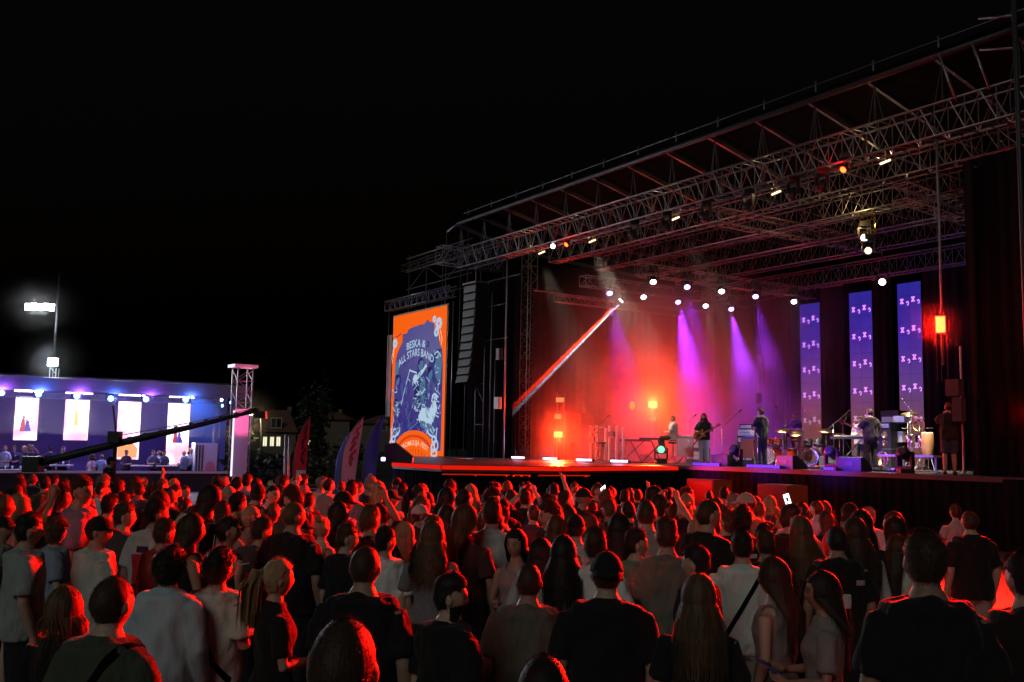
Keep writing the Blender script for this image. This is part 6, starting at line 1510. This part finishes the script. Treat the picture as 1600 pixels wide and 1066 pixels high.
# phones and small things in hands
emat('phone_screen', (.92, .93, 1), 3.2)
def phone(px, py, Z, label, lit=True, rot=(0, 0, 0), big=1.0):
    c = P(px, py, Z); o = thing('phone', label, 'phone', c, 0, 'phones in the crowd'); o.rotation_euler = rot
    MB().box((0, 0, 0), (.078*big, .009, .16*big)).build('case', 'black_plastic', o); MB().box((0, -.0062, 0), (.072*big, .003, .15*big)).build('screen', 'phone_screen' if lit else 'glass_dark', o)
    if lit: MB().box((.0, -.0085, .005), (.03*big, .001, .05*big)).build('screen_image', 'pic_dark', o)
def hand_px(i):  # where the raised right hand of a person is
    o = PEOPLE[i]; bpy.context.view_layer.update(); return o.matrix_world @ Vector((.185, .345, 1.93))
iu = [i for i, q in enumerate(near) if q[5] == 'phone']
for j, i in enumerate(iu):
    w = hand_px(i); o = thing('phone', ['bright phone held up at a slant near the right bass box', 'lit phone held up below the far keyboards'][j], 'phone', w, 0, 'phones in the crowd'); o.rotation_euler = (0, R(-18 if j == 0 else 70), R(8 if j == 0 else 58))
    MB().box((0, 0, .03), (.078, .009, .16)).build('case', 'black_plastic', o); MB().box((0, -.0062, .03), (.071, .003, .15)).build('screen', 'phone_screen', o); MB().box((.0, -.0085, .04), (.03, .001, .05)).build('screen_image', 'pic_dark', o)
ip = [i for i, q in enumerate(near) if q[0] == 1287][0]; bpy.context.view_layer.update()
w = PEOPLE[ip].matrix_world @ Vector((0, .34, 1.16)); o = thing('phone', 'dark phone in the hands of the woman looking down', 'phone', w); o.rotation_euler = (R(-60), 0, R(75)); MB().box((0, 0, 0), (.078, .009, .16)).build('case', 'flag_blue', o); MB().box((0, -.0062, 0), (.071, .003, .15)).build('screen', 'glass_dark', o)
ip = [i for i, q in enumerate(near) if q[0] == 431][0]; w = PEOPLE[ip].matrix_world @ Vector((.0, .36, 1.12))
o = thing('paper_fan', 'folded white paper in the hand of the blond ponytail woman', 'paper', w); o.rotation_euler = (R(20), R(25), R(-40)); MB().box((0, 0, 0), (.16, .006, .2)).build('sheet', 'white_paint', o); MB().box((.02, -.03, -.01), (.15, .005, .19), Matrix.Rotation(R(15), 3, 'X')).build('sheet', 'white_paint', o)
ip = [i for i, q in enumerate(near) if q[0] == 297][0]; w = PEOPLE[ip].matrix_world @ Vector((.13, .36, 1.36))
o = thing('cigarette', 'white cigarette in the hand of the smoking woman', 'cigarette', w); MB().bar((0, 0, 0), (.085, .0, .02), .004, 6).build('paper_tube', 'white_paint', o); MB().bar((0, 0, 0), (-.02, 0, -.005), .0042, 6).build('filter', 'brass', o)

# ------------------------------------------------------------------ the rest of the crowd
rc_ = random.Random(21)
TOPS = [('black', (.014, .014, .015), 40), ('dark grey', (.06, .062, .065), 14), ('grey', (.24, .24, .24), 9), ('white', (.6, .59, .57), 18), ('navy', (.02, .025, .06), 8), ('red', (.3, .03, .03), 6), ('beige', (.36, .3, .23), 6), ('green', (.04, .08, .05), 4), ('pale blue', (.25, .32, .42), 4)]
def wchoice(lst): 
    t = rc_.uniform(0, sum(q[-1] for q in lst))
    for q in lst:
        t -= q[-1]
        if t <= 0: return q
    return lst[-1]
ZONES = [(90, 'below the leftmost bar screen'), (165, 'below the second bar screen'), (235, 'below the third bar screen'), (330, 'below the fourth bar screen'), (425, 'below the lattice tower'), (512, 'below the red flag'), (602, 'below the blue flag'), (705, 'below the poster screen'), (795, 'below the speaker column'), (880, 'below the light beam'), (1000, 'below the instrument rack'), (1075, 'below the seated keyboardist'), (1150, 'below the guitarist'), (1225, 'below the singer'), (1310, 'below the drum kit'), (1700, 'below the bassist')]
def zone(px): return next(z for x, z in ZONES if px < x)
fill = []
def top_limit(px):     # nearest row of the photograph the front of the crowd reaches
    pts = [(0, 742), (300, 742), (560, 746), (800, 752), (1000, 758), (1150, 766), (1250, 778), (1400, 793), (1420, 800)]
    return np.interp(px, [p[0] for p in pts], [p[1] for p in pts])
tries = 0
while len(fill) < 222 and tries < 60000:
    tries += 1
    px = rc_.uniform(-25, 1415); Z = 7.8+rc_.random()**.7*17
    h = min(1.9, max(1.55, rc_.gauss(1.73, .09))); yt = yh(px)+(EYE-h)*FPX/Z
    if yt < top_limit(px)-rc_.uniform(0, 4) or yt > 830: continue
    w = P(px, 740, Z); x, y = w.x, w.y
    if any((x-a)**2+(y-b)**2 < .42**2 for a, b in occupied): continue
    if any(abs(px-a) < .36*(r+FPX*.2/Z) and abs(yt-b) < .45*r for a, b, r in head_px): continue
    if px > 1330 and rc_.random() < .5: continue
    occupied.append((x, y)); head_px.append((px, yt, FPX*.2/Z)); fill.append((px, yt, Z, x, y, h))
fill.sort()
infos = []
for k, (px, yt, Z, x, y, h) in enumerate(fill):
    sex = 'f' if rc_.random() < .42 else 'm'
    if sex == 'f': h = max(1.52, h-.05)
    tname, tcol, _ = wchoice(TOPS); tcol = tuple(c*rc_.uniform(.8, 1.2) for c in tcol)
    hair = rc_.choice(['long', 'long', 'wavy', 'tail', 'bob', 'bun']) if sex == 'f' else rc_.choice(['short', 'short', 'fade', 'fade', 'crop', 'crop', 'curly', 'cap'])
    hc = rc_.choice(['black', 'black', 'brown', 'brown', 'light brown'] + (['blond'] if sex == 'f' else ['grey']))
    pose = rc_.choice(['stand']*5+['front']*4+['drink']*2+(['both_up'] if rc_.random() < .1 else [])+(['phone'] if Z > 9 and rc_.random() < .4 else []))
    yaw = rc_.choice([0, 0, -38, -38, 35]) if sex == 'm' or hair in ('tail', 'bob', 'bun') else rc_.choice([0, 0, 0, -38])
    yaw = yaw if pose in ('stand', 'front') else 0
    left = px < 620
    turn = rc_.gauss(-.6 if left else -.12, .45) + (rc_.uniform(1.2, 4.5) if rc_.random() < .08 else 0)
    loc = Vector((x, y, 0))
    top = 'tee' if sex == 'm' or rc_.random() < .65 else 'tank'
    if pose in ('drink', 'phone', 'both_up'): top = 'tee'
    o = person(loc, h-.012, turn, sex, pose, yaw, top, tcol, hair, hc, build=rc_.uniform(.92, 1.12) if sex == 'm' else rc_.uniform(.88, 1.02), seed=k, bottom='trousers' if rc_.random() < .7 else 'shorts', bc=rc_.choice([(.02, .02, .025), (.04, .05, .08), (.12, .13, .17), (.2, .18, .15)]), group='festival crowd', extras=((rc_.choice(['dim_print', 'jersey', 'strap', 'strap2']),) if rc_.random() < .28 and top == 'tee' else ()))
    o.rotation_euler.x = rc_.gauss(0, .045); o.rotation_euler.y = rc_.gauss(0, .05)
    hl = {'long': 'long', 'wavy': 'wavy', 'tail': 'ponytailed', 'bob': 'bobbed', 'bun': 'bun-tied', 'short': 'short', 'fade': 'faded', 'crop': 'cropped', 'curly': 'curly', 'cap': 'capped'}[hair]
    infos.append((o, px, Z, hc, hl, tname, zone(px), pose))
from collections import defaultdict
grp = defaultdict(list)
for it in infos: grp[(it[3] if it[4] != 'capped' else 'black', it[4], it[5], it[6])].append(it)
ORD = ['first', 'second', 'third', 'fourth', 'fifth', 'sixth']
for (hc, hl, tn, zn), lst in grp.items():
    lst.sort(key=lambda q: q[1]); hw = f'{hc} {hl} hair' if hl != 'capped' else 'black cap'
    for i, it in enumerate(lst):
        arm = ', arm raised with phone' if it[7] == 'phone' else ''
        it[0]['label'] = f'person, {hw}, {tn} top, {zn}' + (f', {ORD[i]} from left' if len(lst) > 1 else '')

# ------------------------------------------------------------------ performers and camera operator
AUD = R(180)+SROTZ     # facing the audience
def performer(px, d, h, turn, label, dz=0.0, **k):
    s = at_px(px, d); return person(S(s, d, DECK+dz), h, AUD+turn, label=label, extras=tuple(k.pop('extras', ()))+('shoes',), group='performers on the big stage', **k)
gp = performer(1100, 2.6, 1.80, R(35), 'long-haired bearded guitarist in black t-shirt and pale jeans', sex='m', pose='guitar', top='tee', tc=BK, hair='long', hc='black', bc=(.45, .47, .55), extras=('beard',), seed=1)
sg = performer(1190, 1.6, 1.88, R(-95), 'heavy singer in black with hand microphone, seen from the side', sex='m', pose='mic', top='tee', tc=BK, hair='short', hc='brown', bc=(.03, .03, .04), build=1.2, seed=1)
bp_ = performer(1361, 2.4, 1.83, R(-110), 'bassist in dark t-shirt seen from the side before the amplifier', sex='m', pose='guitar', top='tee', tc=(.02, .015, .02), hair='crop', hc='brown', bc=(.02, .02, .02), build=1.15, seed=0)
performer(1052, 2.9, 1.78, R(-60), 'seated keyboardist in white t-shirt', sex='m', pose='sit', top='tee', tc=(.68, .68, .6), hair='crop', hc='light brown', bc=(.02, .02, .02), seed=0)
performer(1243, 8.3, 1.78, R(10), 'drummer in dark shirt seated behind the drum kit', dz=.24, sex='m', pose='sit', top='tee', tc=(.03, .02, .05), hair='fade', hc='brown', bc=(.02, .02, .02), seed=1)
performer(1345, 5.4, 1.72, R(30), 'keyboard player in pale shirt half hidden by the bassist', sex='m', pose='front', top='shirt', tc=(.5, .45, .42), hair='short', hc='brown', bc=(.05, .05, .05), seed=2)
s = at_px(1467, -.1)
co_ = person(S(s, .35, DECK), 1.82, AUD+R(-150), 'm', 'camera', 0, 'tee', (.02, .018, .02), 'cap_back', 'black', bc=(.05, .05, .07), bottom='shorts', label='camera operator in dark shirt and shorts at the near stage edge', extras=('shoes',), seed=1, cap=(.2, .03, .03))
for nm, px, d, h in (('drum_stool', 1243, 8.55, .72), ('keyboard_stool', 1052, 3.0, .8)):
    o = gear('stool', ['stool under the drummer', 'stool under the seated keyboardist'][nm[0] == 'k'], 'stool', px, d, None, 0, .24 if nm[0] == 'd' else 0)
    MB().lathe([(.001, h), (.18, h), (.19, h-.03), (.18, h-.07), (.001, h-.07)], 16).build('seat', 'black_plastic', o, True); MB().bar((0, 0, .2), (0, 0, h-.07), .025, 8).build('post', 'chrome', o)
    for k in range(3): MB().bar((0, 0, .28), (.24*math.cos(k*2.1), .24*math.sin(k*2.1), .01), .014, 5).build('leg', 'chrome', o)
def guitar(p, label, matn, long=1.0):
    o = thing('electric_guitar' if long == 1 else 'bass_guitar', label, 'guitar'); o.matrix_world = p.matrix_world if False else Matrix.Identity(4)
    bpy.context.view_layer.update(); M = p.matrix_world
    a = M @ Vector((.10, .20, 1.02)); b = M @ Vector((-.36, .29, 1.24)); u = (b-a).normalized(); f = (M.to_3x3() @ Vector((0, 1, 0))).normalized(); w = f.cross(u).normalized(); f = u.cross(w)
    Rm = Matrix((u, w, f)).transposed(); o.matrix_world = Matrix.Translation(a) @ Rm.to_4x4()
    prof = [(-.24, .0), (-.22, .11), (-.12, .16), (-.02, .12), (.06, .12), (.15, .15), (.19, .10), (.14, .045), (.16, .0), (.14, -.05), (.2, -.10), (.15, -.14), (.06, -.11), (-.02, -.12), (-.12, -.16), (-.22, -.11)]
    n = len(prof); MB().add([(x, y, z) for z in (-.022, .022) for x, y in prof], [tuple(range(n-1, -1, -1)), tuple(range(n, 2*n))]+[(k, (k+1) % n, n+(k+1) % n, n+k) for k in range(n)]).build('body', matn, o)
    MB().box((.42*long, 0, .03), (.62*long, .05, .025)).build('neck', 'wood', o); MB().box((.8*long, .01, .03), (.16, .09, .02)).build('headstock', matn, o)
    MB().box((-.03, 0, .03), (.12, .08, .012)).build('pickup', 'black_plastic', o); MB().box((-.15, 0, .03), (.03, .08, .015)).build('bridge', 'chrome', o)
guitar(gp, 'sunburst electric guitar played by the long-haired guitarist', 'guitar_sun'); guitar(bp_, 'dark bass guitar played by the bassist', 'drum_red', 1.15)
bpy.context.view_layer.update()
w = sg.matrix_world @ Vector((.03, .22, 1.57)); o = thing('hand_microphone', 'hand microphone at the singer\'s mouth', 'microphone', w)
MB().bar((0, 0, -.14), (0, 0, 0), .014, 8, .018).build('handle', 'dark_steel', o, True); MB().ellip((0, 0, .02), (.027, .027, .032)).build('head', 'chrome', o, True)
w = co_.matrix_world @ Vector((0, .34, 1.62)); o = thing('video_camera', 'black video camera held by the camera operator', 'camera', w, co_.rotation_euler.z)
MB().box((0, 0, 0), (.12, .3, .15)).build('body', 'black_plastic', o); MB().lathe([(.04, 0), (.05, .1), (.055, .16), (.045, .16)], 14, (0, .14, 0), Matrix.Rotation(R(-90), 3, 'X')).build('lens', 'black_plastic', o, True); MB().box((0, -.02, .11), (.03, .2, .03)).build('handle', 'black_plastic', o)

# ------------------------------------------------------------------ guests on the bar floor
for k, (px, off, sex, hair, hc, tc, pose, turn, lab) in enumerate((
    (8, 1.2, 'm', 'crop', 'light brown', (.4, .45, .5), 'front', 170, 'guest in pale top behind the left bar counter'), (22, 1.3, 'm', 'short', 'brown', (.05, .05, .1), 'front', 190, 'guest in dark top behind the left bar counter'),
    (38, 1.2, 'f', 'long', 'blond', (.1, .1, .15), 'drink', 150, 'blond guest behind the right end of the bar counter'), (49, 1.1, 'm', 'short', 'black', (.06, .06, .1), 'both_up', 200, 'guest with raised hands beside the bar counter'),
    (79, 1.4, 'm', 'fade', 'black', (.03, .03, .06), 'stand', 30, 'dark guest left under the second bar screen'), (99, 1.2, 'm', 'short', 'brown', (.05, .05, .09), 'stand', -150, 'dark guest right under the second bar screen'),
    (145, .5, 'f', 'bob', 'brown', (.6, .4, .45), 'stand', -30, 'guest in pale pink top left of the crane column'), (160, .45, 'm', 'crop', 'light brown', (.35, .5, .6), 'front', 20, 'guest in pale blue shirt left of the crane column'),
    (198, .9, 'm', 'short', 'brown', (.06, .04, .06), 'front', 170, 'guest seated in front of the third bar screen'), (240, 1.0, 'm', 'fade', 'brown', (.1, .1, .15), 'front', -140, 'dark-shirted guest left of the fourth bar screen'),
    (249, 1.2, 'f', 'tail', 'light brown', (.5, .5, .55), 'front', 140, 'light-haired guest before the fourth bar screen'), (257, 1.0, 'm', 'short', 'black', (.05, .05, .08), 'stand', 160, 'black-haired guest before the fourth bar screen'),
    (288, .8, 'm', 'crop', 'blond', (.25, .35, .45), 'front', 80, 'guest in pale blue leaning over the right bar table'), (298, 1.0, 'f', 'bob', 'blond', (.5, .55, .6), 'front', 200, 'light-haired guest left of the drinks fridge'))):
    x = bz(px, 700, off)[0]; loc = BA+bdir*x+bback*off+Vector((0, 0, GZ if px not in (145, 160) else GZ-.3))
    h = 1.62 if px in (240, 249, 257, 288, 198) else 1.74
    loc.z -= .45 if px in (8, 22, 38, 79, 99, 198, 240, 249, 257, 288, 298) and False else 0
    person(loc, h, R(turn), sex, pose, 0, 'tee', tc, hair, hc, label=lab, group='guests of the bar', seed=k, build=1.0)
w = P(172, 720, 25.4); person(Vector((w.x, w.y, 0)), 1.8, R(-60), 'm', 'front', 0, 'tee', BK, 'cap', 'black', label='camera crane operator in black beside the crane column', seed=3)
# ------------------------------------------------------------------ volumes added to give lamps a lens-like halo, then thin smoke at the bar
def halo_puff(c, r, dens, label, sq=(1, 1, 1)):
    m = bpy.data.materials.new('halo_volume'); m.use_nodes = True; n, l = m.node_tree.nodes, m.node_tree.links; n.clear()
    out = n.new('ShaderNodeOutputMaterial'); pv = n.new('ShaderNodeVolumePrincipled'); pv.inputs['Color'].default_value = (.92, .92, .95, 1); pv.inputs['Anisotropy'].default_value = .3
    tc = n.new('ShaderNodeTexCoord'); ln = n.new('ShaderNodeVectorMath'); ln.operation = 'LENGTH'; l.new(tc.outputs['Object'], ln.inputs[0])
    mr = n.new('ShaderNodeMapRange'); mr.interpolation_type = 'SMOOTHSTEP'; mr.inputs[1].default_value = .1; mr.inputs[2].default_value = .95; mr.inputs[3].default_value = dens; mr.inputs[4].default_value = 0
    l.new(ln.outputs['Value'], mr.inputs[0]); l.new(mr.outputs[0], pv.inputs['Density']); l.new(pv.outputs[0], out.inputs['Volume'])
    o = MB().ellip((0, 0, 0), (1, 1, 1), None, 20, 12).build('halo_volume', m, label=label, kind='stuff'); o.location = c; o.scale = (r*sq[0], r*sq[1], r*sq[2]); return o
halo_puff(TWR+tocam*.2, 1.15, .008, 'added volume making the red halo around the near strobe')
lamp('POINT', TWR+tocam*.35, 60, RED, size=.05)  # added point light that makes the red halo volume glow
halo_puff(P(62, 480, 61.6), 3.2, .0032, 'added volume making the white halo around the wide floodlight', (1.2, 1, .8)); halo_puff(P(82, 566, 51.6), 2.2, .004, 'added volume making the white halo around the small floodlight')
lamp('POINT', P(62, 480, 61.3), 420, (.9, .95, 1), size=.3); lamp('POINT', P(82, 566, 51.4), 220, (.9, .95, 1), size=.2)  # added points that make the floodlight halo volumes glow
halo_puff(P(393, 650, 59.6), 2.2, .02, 'added volume making the warm halo around the street lamp')
m = bpy.data.materials.new('bar_smoke'); m.use_nodes = True; n, l = m.node_tree.nodes, m.node_tree.links; n.clear()
out = n.new('ShaderNodeOutputMaterial'); pv = n.new('ShaderNodeVolumePrincipled'); pv.inputs['Color'].default_value = (.92, .92, .95, 1); pv.inputs['Anisotropy'].default_value = .3; pv.inputs['Density'].default_value = .016
l.new(pv.outputs[0], out.inputs['Volume'])
zc = bz(100, 612)[1]
o = MB().box((0, 0, 0), (bl_len+1.5, 3.0, 2.4)).build('bar_smoke', m, label='thin blue-violet smoke under the bar canopy', kind='stuff'); o.location = BA+bdir*(bl_len/2-.5)+bback*.1+Vector((0, 0, zc-.6)); o.rotation_euler = (0, 0, BROT)
